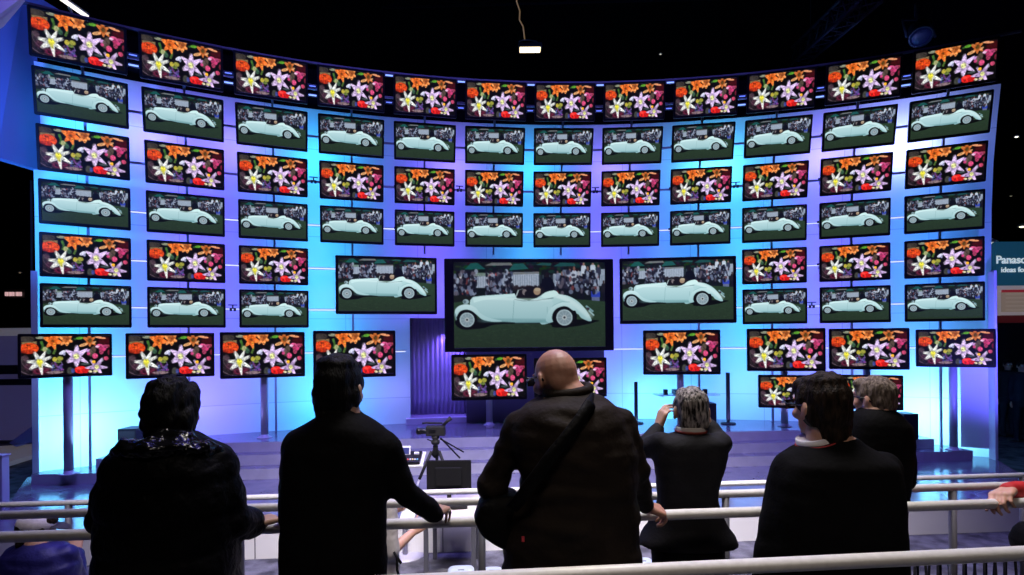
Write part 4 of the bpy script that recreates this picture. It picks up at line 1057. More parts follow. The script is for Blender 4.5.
# ------------------------------------------------------------------ people
def cloth(name, col, rough=.8, spec=.25, bump=.25, scale=60):
    if max(col) < .012: col = tuple(c * .45 for c in col); spec = .06
    m = mat(name, col, rough, spec=spec)
    return noisy(m, tuple(c * .8 for c in col), tuple(c * 1.2 for c in col), 9, 4, bump=bump, bscale=scale)
def skin_mat(name, col):
    m = mat(name, col, .5, spec=.4); m.node_tree.nodes['Principled BSDF'].inputs['Subsurface Weight'].default_value = .12
    m.node_tree.nodes['Principled BSDF'].inputs['Subsurface Radius'].default_value = (.01, .004, .002)
    return noisy(m, tuple(c * .9 for c in col), tuple(min(1, c * 1.08) for c in col), 14, 4, bump=.08, bscale=90)
SKIN = skin_mat('fair_skin', (.52, .29, .21)); SKIN3 = skin_mat('ruddy_skin', (.40, .205, .15)); SKIN2 = skin_mat('light_olive_skin', (.40, .24, .17))
def hair_mat(name, a, b, rough=.45):
    m = mat(name, a, rough, spec=.12)
    return noisy(m, a, b, 30, 5, stretch=(3, 3, .7), bump=.6, bscale=70, lo=.38, hi=.62)
HBLACK = hair_mat('black_hair', (.002, .002, .0025), (.006, .006, .006), .5)
HBROWN = hair_mat('dark_brown_hair', (.005, .0035, .0028), (.024, .015, .010), .6)
HGREY = hair_mat('salt_and_pepper_hair', (.008, .007, .007), (.34, .31, .29), .55)
HSILV = hair_mat('silver_hair', (.06, .045, .036), (.20, .16, .13), .6)
EYEM = mat('eye_white', (.7, .7, .7), .2); BLACKPL = mat('black_glasses_plastic', (.008, .008, .01), .25)
SHOE = mat('black_shoe_leather', (.01, .009, .008), .4)
NZ = noise.noise
class Head:
    def __init__(s, c, yaw=0.0, pitch=0.0, k=1.0, roll=0.0):
        s.c = Vector(c); s.k = k
        s.R = Matrix.Rotation(math.radians(yaw), 3, 'Z') @ Matrix.Rotation(math.radians(-pitch), 3, 'X') @ Matrix.Rotation(math.radians(roll), 3, 'Y')
    def p(s, x, y, z): return s.c + s.R @ (Vector((x, y, z)) * s.k)
    def e(s, mb, c, r, rot=None, n=18, m=12):
        mb.sphere(s.p(*c), r[0] * s.k, r[1] * s.k, r[2] * s.k, s.R @ rot if rot is not None else s.R, n, m)
    def build(s, mb, neck, nr=.056):
        s.e(mb, (0, -.006, .026), (.076, .095, .092)); s.e(mb, (0, .03, .0), (.067, .062, .085)); s.e(mb, (0, .034, -.055), (.054, .056, .058)); s.e(mb, (0, .066, -.088), (.028, .026, .024))
        s.e(mb, (0, -.045, -.01), (.066, .05, .06))
        mb.capsule(s.p(0, .088, .022), s.p(0, .112, -.022), .010 * s.k, .014 * s.k)
        for q in (-1, 1):
            s.e(mb, (q * .012, .103, -.026), (.009, .011, .008)); s.e(mb, (q * .030, .081, .036), (.022, .012, .008)); s.e(mb, (q * .042, .062, -.02), (.024, .026, .022))
            s.e(mb, (q * .079, -.006, -.002), (.010, .022, .033), Matrix.Rotation(q * .35, 3, 'Z')); s.e(mb, (q * .078, .004, -.026), (.009, .012, .013))
        s.e(mb, (0, .090, -.052), (.024, .010, .006)); s.e(mb, (0, .088, -.064), (.021, .010, .007))
        mb.capsule(s.p(0, -.018, -.05), neck, nr * s.k, nr * 1.06 * s.k, 18)
    def eyes(s, root):
        m = MB()
        for q in (-1, 1): m.sphere(s.p(q * .031, .080, .016), .0125 * s.k, n=12, m=8)
        m.build('eyes', EYEM, root, True)
    def hair(s, root, m_, style='short', amp=.006, freq=34, vol=1.0):
        mb = MB(); v = vol
        s.e(mb, (0, -.012, .040), (.082 * v, .098 * v, .090 * v)); s.e(mb, (0, -.050, -.005), (.074 * v, .056 * v, .072 * v))
        s.e(mb, (0, .052, .082), (.060 * v, .046, .040)); 
        for q in (-1, 1): s.e(mb, (q * .062, .012, .03), (.021 * v, .040, .040)); s.e(mb, (q * .046, -.055, -.048), (.026, .026, .034))
        s.e(mb, (0, -.062, -.064), (.046, .026, .034))
        if style == 'long':
            for q in (-1, 1): s.e(mb, (q * .070, -.008, -.022), (.028, .050, .066))
            s.e(mb, (0, -.060, -.075), (.066, .036, .052)); s.e(mb, (0, -.02, .10), (.07, .078, .04))
        if style == 'nape':
            for q in (-1, 1): s.e(mb, (q * .062, -.020, -.012), (.024 * v, .040, .050))
            s.e(mb, (0, -.060, -.085), (.062, .034, .055)); s.e(mb, (0, -.02, .10), (.07, .075, .04))
        if style == 'full':
            for q in (-1, 1): s.e(mb, (q * .064, -.012, -.008), (.026 * v, .044, .050))
            s.e(mb, (0, -.064, -.07), (.060, .032, .05)); s.e(mb, (0, -.02, .10), (.07, .075, .04))
        Ri = s.R.inverted()
        def disp(co):
            q = Ri @ (co - s.c)
            return amp * (NZ(Vector((q.x * freq, q.y * freq, q.z * freq * .35))) * 1.1 + NZ(Vector((q.x * freq * 2.3, q.y * freq * 2.3, q.z * freq * .7))) * .7)
        me = grow(mb, .0062, 3, disp, 'hair'); me.materials.append(m_)
        return link('hair', me, None, root)
    def glasses(s, root, m_=None):
        mb = MB()
        for q in (-1, 1):
            mb.tube([s.p(q * .076, .088, .018), s.p(q * .081, .04, .018), s.p(q * .083, -.012, .014), s.p(q * .080, -.03, -.004)], .0042 * s.k, 8)
            mb.box(s.p(q * .036, .103, .014), (.058 * s.k, .006, .036 * s.k), s.R, .002)
        mb.tube([s.p(-.02, .106, .018), s.p(.02, .106, .018)], .0035, 8)
        return mb.build('glasses', m_ or BLACKPL, root, True)

def hand(mb, w, d, back, side, curl=35, k=1.0, spread=.10, thumb_in=.3):
    """palm, five jointed fingers and a side thumb; d: towards the fingers, back: out of the back of the hand, side: +1 / -1 thumb side"""
    w = Vector(w); d = Vector(d).normalized(); back = Vector(back); back = (back - d * back.dot(d)).normalized(); lat = d.cross(back).normalized() * side
    for i, (o, ln) in enumerate(((.031, .086), (.011, .09), (-.010, .087), (-.029, .08))):
        kn = w + (d * ln + lat * o) * k
        mb.capsule(w + (d * .012 + lat * o * .55) * k, kn, .0165 * k, .0125 * k, 10)
        fd = (d + lat * o / .031 * spread * .5).normalized(); c = curl * (1 + .10 * i); p = kn
        L = ((.040, .026, .021), (.044, .029, .022), (.041, .027, .021), (.032, .021, .019))[i]; rr = (.0092, .0084, .0076, .0066) if i < 3 else (.008, .0073, .0067, .006)
        ang = c * .7
        for j in range(3):
            q = math.radians(ang); v = (fd * math.cos(q) - back * math.sin(q)).normalized(); p2 = p + v * L[j] * k
            mb.capsule(p, p2, rr[j] * k, rr[j + 1] * k, 10); p = p2; ang += c * (1.0 if j == 0 else .7)
    tb = w + (d * .022 + lat * .026 - back * .006) * k
    td = (d * .62 + lat * .66 - back * thumb_in).normalized(); t1 = tb + td * .042 * k; td2 = (d * .86 + lat * .22 - back * (thumb_in + .15)).normalized(); t2 = t1 + td2 * .032 * k
    mb.capsule(tb, t1, .0145 * k, .011 * k, 10); mb.capsule(t1, t2, .0105 * k, .0085 * k, 10)
    mb.capsule(t2, t2 + (td2 - back * .2).normalized() * .022 * k, .009 * k, .0072 * k, 10)
    mb.sphere(w, .024 * k, n=12, m=8)

def wrinkle(amp, f=9.0, seed=0.0, fold=0.0):
    def disp(co):
        q = co + Vector((seed, seed * .7, 0))
        h = amp * (NZ(q * f) * .8 + NZ(Vector((q.x * f * 1.2, q.y * f * 1.2, q.z * f * 3.2))) * 1.1)
        if fold: h += fold * max(0, NZ(Vector((q.x * 5 + q.z * 4, q.y * 5, q.z * 13)))) ** 1.5
        return h
    return disp

def person(label, d, rows, arms, head, neckpx, top_mat, leg_mat, floor_z, skin=SKIN, hair=None, shirt_name='jacket', hem=None, disp=None, glasses=False,
           seated=None, extra=None, voxel=.0048, cvox=.012, leg_px=None, stance=.10, group=None, sleeve_to=1.0, shoes=True):
    """rows: (py, left px, right px, half depth, depth offset) of the clothed trunk; arms: list of dict(sh, el, wr, r, hand)"""
    def P(px, py, dd=0.0): return at(px, py, d + dd)
    trunk = []
    for r in rows:
        py, l, rt, hd = r[:4]; dd = r[4] if len(r) > 4 else 0.0
        c = P((l + rt) / 2, py, dd); hw = (rt - l) / 2 / FPX * (d + dd)
        trunk.append((c, Vector((hw, 0, 0)), Vector((0, hd, 0)), hw, hd))
    body = MB(); cl = MB()
    body.loft([(c, hx * .86, hy * .84) for c, hx, hy, _, _ in trunk]); cl.loft([(c, hx, hy) for c, hx, hy, _, _ in trunk])
    neck = P(*neckpx)
    head.build(body, neck); body.capsule(neck, trunk[1][0], .058, .07)
    for a in arms:
        S, E, Wp = P(*a['sh']), P(*a['el']), P(*a['wr']); r0, r1, r2 = a['r']
        cl.capsule(S, E, r0, r1, 18); E2 = E.lerp(Wp, a.get('cuff', .96)); cl.capsule(E, E2, r1, r2, 18)
        body.capsule(S, E, r0 * .72, r1 * .72); body.capsule(E, Wp, r1 * .74, min(.028, r2 * .8))
        if a.get('hand'): hand(body, Wp, **a['hand'])
    # hips, legs, feet
    bc = trunk[-1][0]; hw = min(.17, trunk[-1][3] * .95); tr = MB()
    if seated is None:
        hz_ = max(bc.z - .02, floor_z + .80) if bc.z - floor_z > .6 else bc.z
        hip = Vector((bc.x, bc.y, hz_))
        tr.loft([(hip + Vector((0, 0, .16)), (hw * .93, 0, 0), (0, .115, 0)), (hip, (hw, 0, 0), (0, .135, 0)), (hip - Vector((0, 0, .08)), (hw * .97, 0, 0), (0, .13, 0))])
        for q in (-1, 1):
            h = hip + Vector((q * hw * .48, 0, -.04)); an = Vector((bc.x + q * stance, bc.y + .01, floor_z + .085)); kn = h.lerp(an, .5) + Vector((0, .025, 0))
            tr.capsule(h, kn, .088, .064, 18); tr.capsule(kn, an, .062, .052, 18); body.capsule(h, kn, .07, .05); body.capsule(kn, an, .05, .035); body.capsule(an, an - Vector((0, 0, .03)), .035, .034)
            feet = (an, Vector((q * .12, 1, 0)).normalized())
            a_feet.append(feet)
    else:
        for q, (hp, kp, ap) in zip((-1, 1), seated):
            h, kn, an = Vector(hp), Vector(kp), Vector(ap)
            tr.capsule(h, kn, .092, .07, 18); tr.capsule(kn, an, .066, .052, 18); body.capsule(h, kn, .07, .05); body.capsule(kn, an, .05, .035)
            dv = kn - h; dv.z = 0; a_feet.append((an, dv.normalized()))
        tr.sphere((Vector(seated[0][0]) + Vector(seated[1][0])) / 2, .17, .14, .12)
    bm_ = grow(body, voxel, 6, None, 'person'); bm_.materials.append(skin)
    root = link('person', bm_); tag(root, label, 'person', group)
    me = grow(cl, cvox, 5, disp, shirt_name); me.materials.append(top_mat); link(shirt_name, me, None, root)
    me = grow(tr, .013, 4, wrinkle(.004, 8, 3.1), 'trousers'); me.materials.append(leg_mat); link('trousers', me, None, root)
    if shoes:
        for an, fd in a_feet[-2:]:
            sd = Vector((fd.y, -fd.x, 0)); z0 = an.z - .085; b0 = Vector((an.x, an.y, z0)); m = MB(); rw = []
            for t, wd, hh in ((-.075, .026, .05), (-.06, .036, .075), (0, .038, .085), (.07, .044, .062), (.13, .047, .045), (.175, .036, .034), (.195, .018, .022)):
                rw.append((b0 + fd * t + Vector((0, 0, hh / 2 + .002)), sd * wd, Vector((0, 0, hh / 2))))
            m.loft(rw, 20, 2.8); m.build('shoe', SHOE, root, True)
    if hair: head.hair(root, *hair[:1], **hair[1])
    head.eyes(root)
    if glasses: head.glasses(root)
    return root
a_feet = []

# 1. man in a shiny puffer jacket, far left
nyl = mat('black_shiny_nylon', (.002, .002, .003), .48, spec=.03)
noisy(nyl, (.002, .002, .0025), (.004, .004, .005), 8, 4, bump=1.0, bscale=30)
nylh = mat('black_glossy_hood_nylon', (.002, .002, .003), .10, spec=.22)
noisy(nylh, (.002, .002, .0025), (.004, .004, .005), 8, 4, bump=1.0, bscale=34)
def puff(co):
    t = (co.z * 9.0) % 1.0
    return .012 * math.sqrt(max(0, math.sin(PI * t))) + .006 * NZ(co * 14) + .003 * NZ(co * 34)
d = 1.86
h1 = Head(at(172, 413, d + .03), yaw=-4, pitch=6, k=.91)
p1 = person('person in a shiny black puffer jacket with black hair, leftmost of the standing visitors', d,
    [(437, 154, 192, .085, .0), (445, 136, 208, .13), (453, 121, 222, .15), (470, 112, 231, .165), (500, 109, 232, .172), (535, 108, 230, .172), (575, 107, 232, .175), (640, 108, 234, .17), (672, 112, 230, .16)],
    [dict(sh=(128, 466, 0), el=(107, 516, .03), wr=(116, 529, .24), r=(.068, .056, .045), hand=dict(d=(.2, 1, -.1), back=(0, 0, 1), side=1, curl=40)),
     dict(sh=(214, 466, 0), el=(231, 522, .04), wr=(252, 524, .20), r=(.068, .056, .045), cuff=1.0, hand=dict(d=(.62, .75, .0), back=(0, 0, 1), side=-1, curl=40))],
    h1, (172, 437, .0), nyl, cloth('black_trousers_cloth', (.008, .008, .009)), 0.0, SKIN2, (HBLACK, dict(style='long', amp=.010, freq=30, vol=1.07)), 'puffer_jacket', disp=puff)
m = MB()
for i in range(13):
    q = PI * (.03 + .94 * i / 12); c = at(171, 446, d - .02)
    m.sphere(c + Vector((math.cos(q) * .136, -math.sin(q) * .105, -.020 + .034 * math.sin(q))), .042, .046, .030 + .008 * math.sin(i * 2.3), n=14, m=10)
m.sphere(at(172, 440, d - .05), .085, .05, .042)
me = grow(m, .008, 7, lambda co: .014 * NZ(co * 17) + .010 * NZ(co * 41), 'hood'); me.materials.append(nylh); link('hood', me, None, p1)

# 2. man with short black hair, second from the left
d = 1.9
p2 = person('person with short black hair in a plain black jacket, right hand resting on the handrail', d,
    [(407, 325, 356, .074), (414, 321, 359, .080), (421, 309, 374, .092), (429, 295, 385, .11), (442, 287, 392, .122), (460, 284, 392, .13), (485, 283, 387, .128), (520, 282, 386, .125), (560, 281, 386, .125), (620, 280, 387, .125), (668, 280, 388, .12)],
    [dict(sh=(298, 445, 0), el=(291, 520, .03), wr=(306, 522, .26), r=(.056, .046, .036), hand=dict(d=(.2, 1, -.2), back=(0, 0, 1), side=1, curl=40)),
     dict(sh=(384, 446, .0), el=(405, 493, .05), wr=(434, 513, .20), r=(.058, .046, .038), cuff=1.03, hand=dict(d=(.22, .97, -.05), back=(.1, 0, 1), side=-1, curl=38))],
    Head(at(339, 392, d + .02), yaw=-6, pitch=2, k=.97), (340, 414, .0), cloth('black_jacket_cloth', (.007, .007, .008)), cloth('black_trousers', (.007, .007, .008)), 0.0, SKIN2,
    (HBLACK, dict(style='nape', amp=.005, freq=30, vol=1.0)), 'jacket', disp=wrinkle(.004, 8, 1.0))

# 3. bald man in the middle
d = 2.0
shirt3 = cloth('black_shirt_cloth', (.014, .0100, .0078), .7, .10, .5, 30)
h3 = Head(at(556, 380, d + .06), yaw=32, pitch=14, k=.98)
p3 = person('bald person in a dark crumpled shirt and glasses, leaning on the handrail in the middle', d,
    [(391, 556, 590, .065, .03), (397, 538, 602, .10, .02), (404, 524, 612, .13), (415, 513, 622, .15), (430, 508, 630, .165), (450, 512, 636, .175), (474, 520, 637, .178), (494, 519, 636, .18), (510, 510, 637, .18), (535, 504, 638, .18), (560, 503, 640, .18), (610, 503, 642, .18), (655, 505, 642, .17)],
    [dict(sh=(520, 428, 0), el=(494, 482, .02), wr=(496, 502, .22), r=(.064, .046, .036), hand=dict(d=(.4, .9, -.2), back=(-.2, 0, 1), side=1, curl=45)),
     dict(sh=(620, 426, .0), el=(636, 472, .02), wr=(645, 506, .20), r=(.064, .050, .036), cuff=.97, hand=dict(d=(.86, .30, -.34), back=(.25, -.25, .9), side=-1, curl=50, k=1.0))],
    h3, (566, 395, .03), shirt3, cloth('black_trousers_plain', (.008, .008, .008)), 0.0, SKIN3, None, 'shirt', disp=wrinkle(.006, 9, 2.0, fold=.040), glasses=True)
m = MB()
for i in range(41):
    q = 2 * PI * i / 40; c = at(568, 390.5 - 2.5 * math.cos(q), d + .035)
    m.sphere(c + Vector((math.cos(q) * .078, math.sin(q) * .078, .006 * math.sin(q))), .021, n=10, m=8)
me = grow(m, .006, 9, None, 'collar'); me.materials.append(shirt3); link('collar', me, None, p3)
# his shoulder bag with a wide strap
bagm = cloth('black_bag_canvas', (.007, .007, .008), .6, .1, .4, 50)
bag = MB()
bc = at(497, 520, d + .0)
b_ = []
for py, l, r_, hd in ((492, 489, 517, .07), (499, 479, 519, .09), (515, 474, 519, .10), (530, 481, 519, .10), (541, 499, 520, .09), (547, 508, 520, .06)):
    c = at((l + r_) / 2, py, d + .02); b_.append((c, Vector(((r_ - l) / 2 / FPX * d, 0, 0)), Vector((0, hd, 0))))
bag.loft(b_, 28, 3.2)
me = grow(bag, .008, 3, lambda co: .004 * NZ(co * 18), 'shoulder_bag'); me.materials.append(bagm)
bo = link('shoulder_bag', me); tag(bo, 'black camera bag with a wide strap at the bald person\'s left hip', 'bag')
m = MB(); vs = []
path = [(594, 398, -.035), (590, 404, -.135), (580, 420, -.168), (566, 438, -.188), (552, 455, -.198), (538, 474, -.200), (526, 490, -.19), (518, 502, -.15), (512, 508, -.10)]
for i, (x, y, dd) in enumerate(path):
    c = at(x, y, d + dd); t = (at(*path[min(i + 1, 8)][:2], d + path[min(i + 1, 8)][2]) - at(*path[max(i - 1, 0)][:2], d + path[max(i - 1, 0)][2])).normalized()
    s_ = t.cross(Vector((0, -1, 0))).normalized() * .021; b2 = t.cross(s_).normalized() * .004
    vs += [c + s_ + b2, c - s_ + b2, c - s_ - b2, c + s_ - b2]
m.add(vs, [(i * 4 + k, i * 4 + (k + 1) % 4, i * 4 + 4 + (k + 1) % 4, i * 4 + 4 + k) for i in range(8) for k in range(4)] + [(0, 3, 2, 1), (32, 33, 34, 35)])
m.build('strap', bagm, bo, True)
rp = at(523, 539, d - .075)
MB().box(at(523, 539, d - .196), (.010, .008, .018), None, .002).build('red_tag', mat('red_zip_tag', (.5, .02, .03), .5), bo)

# 4. man raising both hands to his face
d = 2.57
c4 = cloth('charcoal_jacket_cloth', (.0125, .0125, .015), .8, .12, .25, 70)
h4 = Head(at(691, 412, d + .03), yaw=-4, pitch=2, k=.96)
p4 = person('person with salt and pepper hair in a charcoal jacket raising both hands to the face', d,
    [(432.5, 678, 704, .066), (435, 666, 716, .09), (440, 655, 726, .105), (455, 653, 727, .115), (475, 656, 721, .118), (495, 658, 716, .115), (510, 656, 719, .118), (525, 648, 727, .125), (536, 640, 735, .138), (543, 638, 737, .14)],
    [dict(sh=(662, 443, 0), el=(644, 449, .10), wr=(658, 428, .19), r=(.055, .050, .038), cuff=.95, hand=dict(d=(.34, .1, .93), back=(-.9, -.3, .3), side=-1, curl=34, k=.95, spread=.25)),
     dict(sh=(720, 443, 0), el=(722, 443, .14), wr=(709.5, 425, .19), r=(.055, .050, .038), cuff=.95, hand=dict(d=(-.22, .1, .95), back=(.9, -.3, .3), side=1, curl=28, k=.98, spread=.25))],
    h4, (691, 433, .0), c4, cloth('black_suit_trousers', (.007, .007, .008)), -.1, SKIN2, (HGREY, dict(amp=.006, freq=36, vol=1.0)), 'jacket', disp=wrinkle(.003, 9, 5.0), stance=.09)
MB().lathe([(.068, -.014), (.072, -.008), (.070, .018), (.066, .022), (.060, .016)], at(691, 430.5, d + .008), 26).build('shirt_collar', mat('pale_shirt_collar', (.5, .47, .46), .7), p4, True)
MB().lathe([(.0735, -.006), (.075, 0), (.0735, .006), (.070, 0)], at(691, 431.0, d + .008), 26).build('lanyard', mat('red_lanyard', (.22, .03, .02), .7), p4, True)

# 5. man in a black suit with brown hair at right
d = 2.05
c5 = cloth('black_suit_cloth', (.007, .007, .008), .85, .2)
h5 = Head(at(821, 409, d + .03), yaw=15, pitch=3, k=1.03)
p5 = person('person with brown hair and white shirt collar in a black suit, second from the right', d,
    [(437, 818, 856, .066), (443, 806, 862, .085), (449, 794, 872, .115), (455, 787, 883, .14), (460, 779, 890, .155), (475, 773, 895, .16), (495, 768, 898, .165), (520, 764, 900, .165), (545, 760, 901, .165), (575, 756, 903, .165), (640, 752, 904, .16), (690, 754, 902, .15)],
    [dict(sh=(791, 468, 0), el=(768, 558, -.01), wr=(784, 592, .20), r=(.062, .054, .042), hand=dict(d=(.2, .8, -.4), back=(-.5, 0, .8), side=1, curl=40)),
     dict(sh=(884, 468, 0), el=(893, 556, .0), wr=(884, 592, .2), r=(.062, .054, .042), hand=dict(d=(-.1, .8, -.4), back=(.5, 0, .8), side=-1, curl=40))],
    h5, (823, 436, .0), c5, cloth('black_suit_trouser_cloth', (.007, .007, .008)), 0.0, SKIN, (HBROWN, dict(style='nape', amp=.006, freq=34, vol=1.05)), 'suit_jacket', disp=wrinkle(.003, 7, 8.0), glasses=True)
m = MB(); m.lathe([(.070, -.040), (.078, -.02), (.073, .014), (.068, .017), (.064, .012)], at(817, 439, d + .015), 28, (-.30, -.02, 1)).build('shirt_collar', mat('white_shirt_collar', (.62, .6, .62), .7), p5, True)
MB().lathe([(.080, -.003), (.0815, 0), (.079, .003), (.074, 0)], at(818, 441, d + .01), 28, (-.28, -.02, 1)).build('lanyard', mat('dark_red_lanyard', (.35, .02, .02), .7), p5, True)

# 6. silver-haired man behind him
d = 2.6
p6 = person('silver-haired person in a black jacket standing beyond the suited person, rightmost head', d,
    [(408, 863, 889, .06), (414, 856, 898, .09), (424, 851, 907, .11), (440, 848, 909, .122), (460, 848, 909, .125), (490, 852, 904, .122), (520, 854, 900, .12), (560, 854, 898, .12), (600, 854, 898, .12)],
    [dict(sh=(860, 432, 0), el=(850, 482, .05), wr=(862, 488, .24), r=(.056, .05, .04), hand=dict(d=(.2, 1, 0), back=(0, 0, 1), side=1, curl=40)),
     dict(sh=(902, 432, 0), el=(905, 480, .05), wr=(892, 488, .24), r=(.056, .05, .04), hand=dict(d=(-.2, 1, 0), back=(0, 0, 1), side=-1, curl=40))],
    Head(at(874, 400, d + .03), yaw=26, pitch=2, k=.90), (875, 414, .0), cloth('black_jacket_wool', (.006, .006, .007)), cloth('dark_trouser_wool', (.007, .007, .008)), -.1, SKIN, (HSILV, dict(amp=.006, freq=30, vol=1.03)), 'jacket', disp=wrinkle(.003, 8, 4.0), glasses=True, voxel=.007)

# 7. person in a red sleeve at the right edge
d = 2.72
red = cloth('red_jacket_cloth', (.42, .016, .018), .7, .3, .3, 40)
p7 = person('person in a red jacket at the right edge with a hand draped over the handrail', d,
    [(418, 1078, 1106, .06), (425, 1060, 1124, .09), (435, 1050, 1136, .11), (455, 1046, 1140, .125), (500, 1048, 1138, .13), (540, 1050, 1136, .13), (580, 1050, 1136, .13)],
    [dict(sh=(1060, 445, 0), el=(1052, 492, -.10), wr=(1009, 490, -.25), r=(.058, .048, .040), cuff=.98, hand=dict(d=(-.80, -.50, -.06), back=(-.25, .12, .95), side=1, curl=50, k=1.12, thumb_in=.5)),
     dict(sh=(1126, 445, 0), el=(1140, 510, .05), wr=(1130, 540, .2), r=(.058, .048, .036), hand=dict(d=(0, .8, -.5), back=(.6, 0, .6), side=-1, curl=40))],
    Head(at(1092, 394, d + .03), yaw=20, k=1.0), (1092, 420, .0), red, cloth('black_jeans', (.008, .008, .009)), -.1, SKIN, (HBLACK, dict(amp=.005)), 'red_jacket', disp=wrinkle(.004, 10, 6.0))
m = MB(); b_ = []
for py, l, r_, hd in ((524, 1024, 1046, .05), (530, 1019, 1052, .07), (540, 1015, 1054, .08), (549, 1017, 1054, .08), (556, 1026, 1050, .05)):
    b_.append((at((l + r_) / 2, py, d + .02), Vector(((r_ - l) / 2 / FPX * d, 0, 0)), Vector((0, hd, 0))))
m.loft(b_, 24, 3); me = grow(m, .008, 3, None, 'hip_bag'); me.materials.append(bagm)
o = link('hip_bag', me); tag(o, 'rounded black bag hanging beside the red-jacketed person at the right edge', 'bag')
MB().tube([at(1032, 526, d + .02), at(1042, 500, d - .13), at(1062, 450, d - .14), at(1084, 424, d - .10)], .008, 8).build('strap', bagm, o, True)

# 8. seated person with cap and blue jacket
d = 3.3
bl = noisy(mat('blue_violet_rain_jacket', (.03, .03, .26), .5, spec=.35), (.008, .007, .085), (.018, .016, .15), 6, 4, bump=.8, bscale=22)
h8 = Head(at(36, 533, d + .02), yaw=-62, pitch=10, k=.98)
def G(x, y, z): return Vector((x, y, z))
c8 = at(38, 600, d)
p8 = person('seated person in a blue jacket and pale cap, seen from behind at lower left', d,
    [(541, 24, 52, .06), (545, 14, 62, .09), (552, 6, 70, .12), (565, 1, 76, .14), (590, 0, 77, .15), (620, 2, 76, .15), (650, 4, 74, .15)],
    [dict(sh=(14, 556, 0), el=(6, 600, .05), wr=(20, 596, .26), r=(.062, .052, .04), hand=dict(d=(.3, 1, 0), back=(0, 0, 1), side=1, curl=30)),
     dict(sh=(66, 554, 0), el=(78, 582, .14), wr=(76, 552, .26), r=(.062, .054, .042), hand=dict(d=(-.2, .3, .9), back=(.6, -.6, 0), side=-1, curl=40))],
    h8, (38, 545, .0), bl, cloth('brown_grey_trousers', (.05, .035, .035)), CARPET, SKIN, (HBROWN, dict(amp=.003)), 'blue_jacket', disp=wrinkle(.006, 8, 9.0, fold=.014),
    seated=((c8 + G(-.09, .02, -.22), c8 + G(.02, .46, -.18), c8 + G(.04, .46, -.60)), (c8 + G(.10, .02, -.20), c8 + G(.34, .36, .02), c8 + G(.36, .44, -.42))), voxel=.0065)
for o_ in p8.children:
    if o_.name.startswith('shoe'): pass
capm = cloth('pale_cap_cloth', (.52, .48, .56), .8, .2, .15, 80)
m = MB(); h8.e(m, (0, -.008, .058), (.086, .102, .076)); me = grow(m, .007, 2, None, 'cap'); me.materials.append(capm); cap = link('cap', me, None, p8)
m = MB(); rw = []
for y, hw, z in ((.075, .078, .052), (.115, .070, .048), (.15, .050, .040), (.165, .025, .034)): rw.append((h8.p(0, y, z), h8.R @ Vector((hw, 0, 0)), h8.R @ Vector((0, 0, .005))))
m.loft(rw, 20, 2); m.build('brim', mat('dark_cap_brim', (.03, .028, .04), .7), cap, True)
so = empty('seat', (c8.x, c8.y + .02, CARPET)); so.name = 'round_stool'; tag(so, 'dark round stool under the seated person in the blue jacket', 'stool')
sh_ = c8.z - .34 - CARPET
MB().lathe([(.15, sh_ - .05), (.17, sh_ - .04), (.17, sh_ - .01), (.15, sh_)], (0, 0, 0), 24).build('seat', M['tvback'], so, True, False)
for k in range(4):
    q = PI / 4 + k * PI / 2; MB().tube([(.12 * math.cos(q), .12 * math.sin(q), sh_ - .05), (.17 * math.cos(q), .17 * math.sin(q), 0)], .012, 8).build('leg', M['steel'], so, True, False)

# 9. seated person in pale clothes holding papers, mostly behind the second visitor
d = 3.75
pale = cloth('pale_grey_jacket_cloth', (.46, .43, .42), .8, .2, .3, 50)
c9 = at(370, 600, d)
p9 = person('seated person in pale clothes holding papers, half hidden behind the second visitor', d,
    [(486, 358, 382, .06), (491, 348, 390, .09), (500, 343, 396, .11), (520, 342, 398, .13), (545, 342, 398, .14), (575, 342, 400, .14), (605, 344, 400, .14)],
    [dict(sh=(350, 500, 0), el=(366, 532, .2), wr=(393, 512, .24), r=(.055, .046, .04), hand=dict(d=(.5, .1, .85), back=(.1, -.95, .1), side=1, curl=45)),
     dict(sh=(388, 502, -.05), el=(391, 552, -.10), wr=(413, 532, .06), r=(.056, .056, .040), cuff=.22, hand=dict(d=(.75, .3, .5), back=(.3, -.9, .2), side=-1, curl=25))],
    Head(at(370, 460, d + .03), yaw=-50, pitch=12, k=.98), (370, 487, 0), pale, cloth('stone_trousers', (.40, .38, .38)), CARPET, SKIN, (HBROWN, dict(amp=.004)), 'pale_jacket', disp=wrinkle(.004, 10, 11.0),
    seated=((c9 + G(-.08, .0, -.14), c9 + G(.22, .34, -.06), c9 + G(.24, .36, -.40)), (c9 + G(.09, -.04, -.14), c9 + G(.34, .20, -.06), c9 + G(.36, .24, -.40))), voxel=.0065)

pt = at(370, 640, d)
so = empty('round_stool', (c9.x, c9.y, CARPET)); tag(so, 'dark round stool under the seated person in pale clothes', 'stool')
sh_ = c9.z - .28 - CARPET
MB().lathe([(.15, sh_ - .05), (.17, sh_ - .04), (.17, sh_ - .01), (.15, sh_)], (0, 0, 0), 24).build('seat', M['tvback'], so, True, False)
for k in range(4):
    q = PI / 4 + k * PI / 2; MB().tube([(.12 * math.cos(q), .12 * math.sin(q), sh_ - .05), (.17 * math.cos(q), .17 * math.sin(q), 0)], .012, 8).build('leg', M['steel'], so, True, False)
def sheet(name, label, px, m_, d_, th=.003, cat='paper'):
    q = [at(x, y, d_ + dd) for x, y, dd in px]; n_ = (q[1] - q[0]).cross(q[3] - q[0]).normalized() * th
    mb = MB(); mb.add(q + [v + n_ for v in q], [(0, 1, 2, 3), (7, 6, 5, 4), (0, 4, 5, 1), (1, 5, 6, 2), (2, 6, 7, 3), (3, 7, 4, 0)])
    return tag(mb.build(name, m_), label, cat)
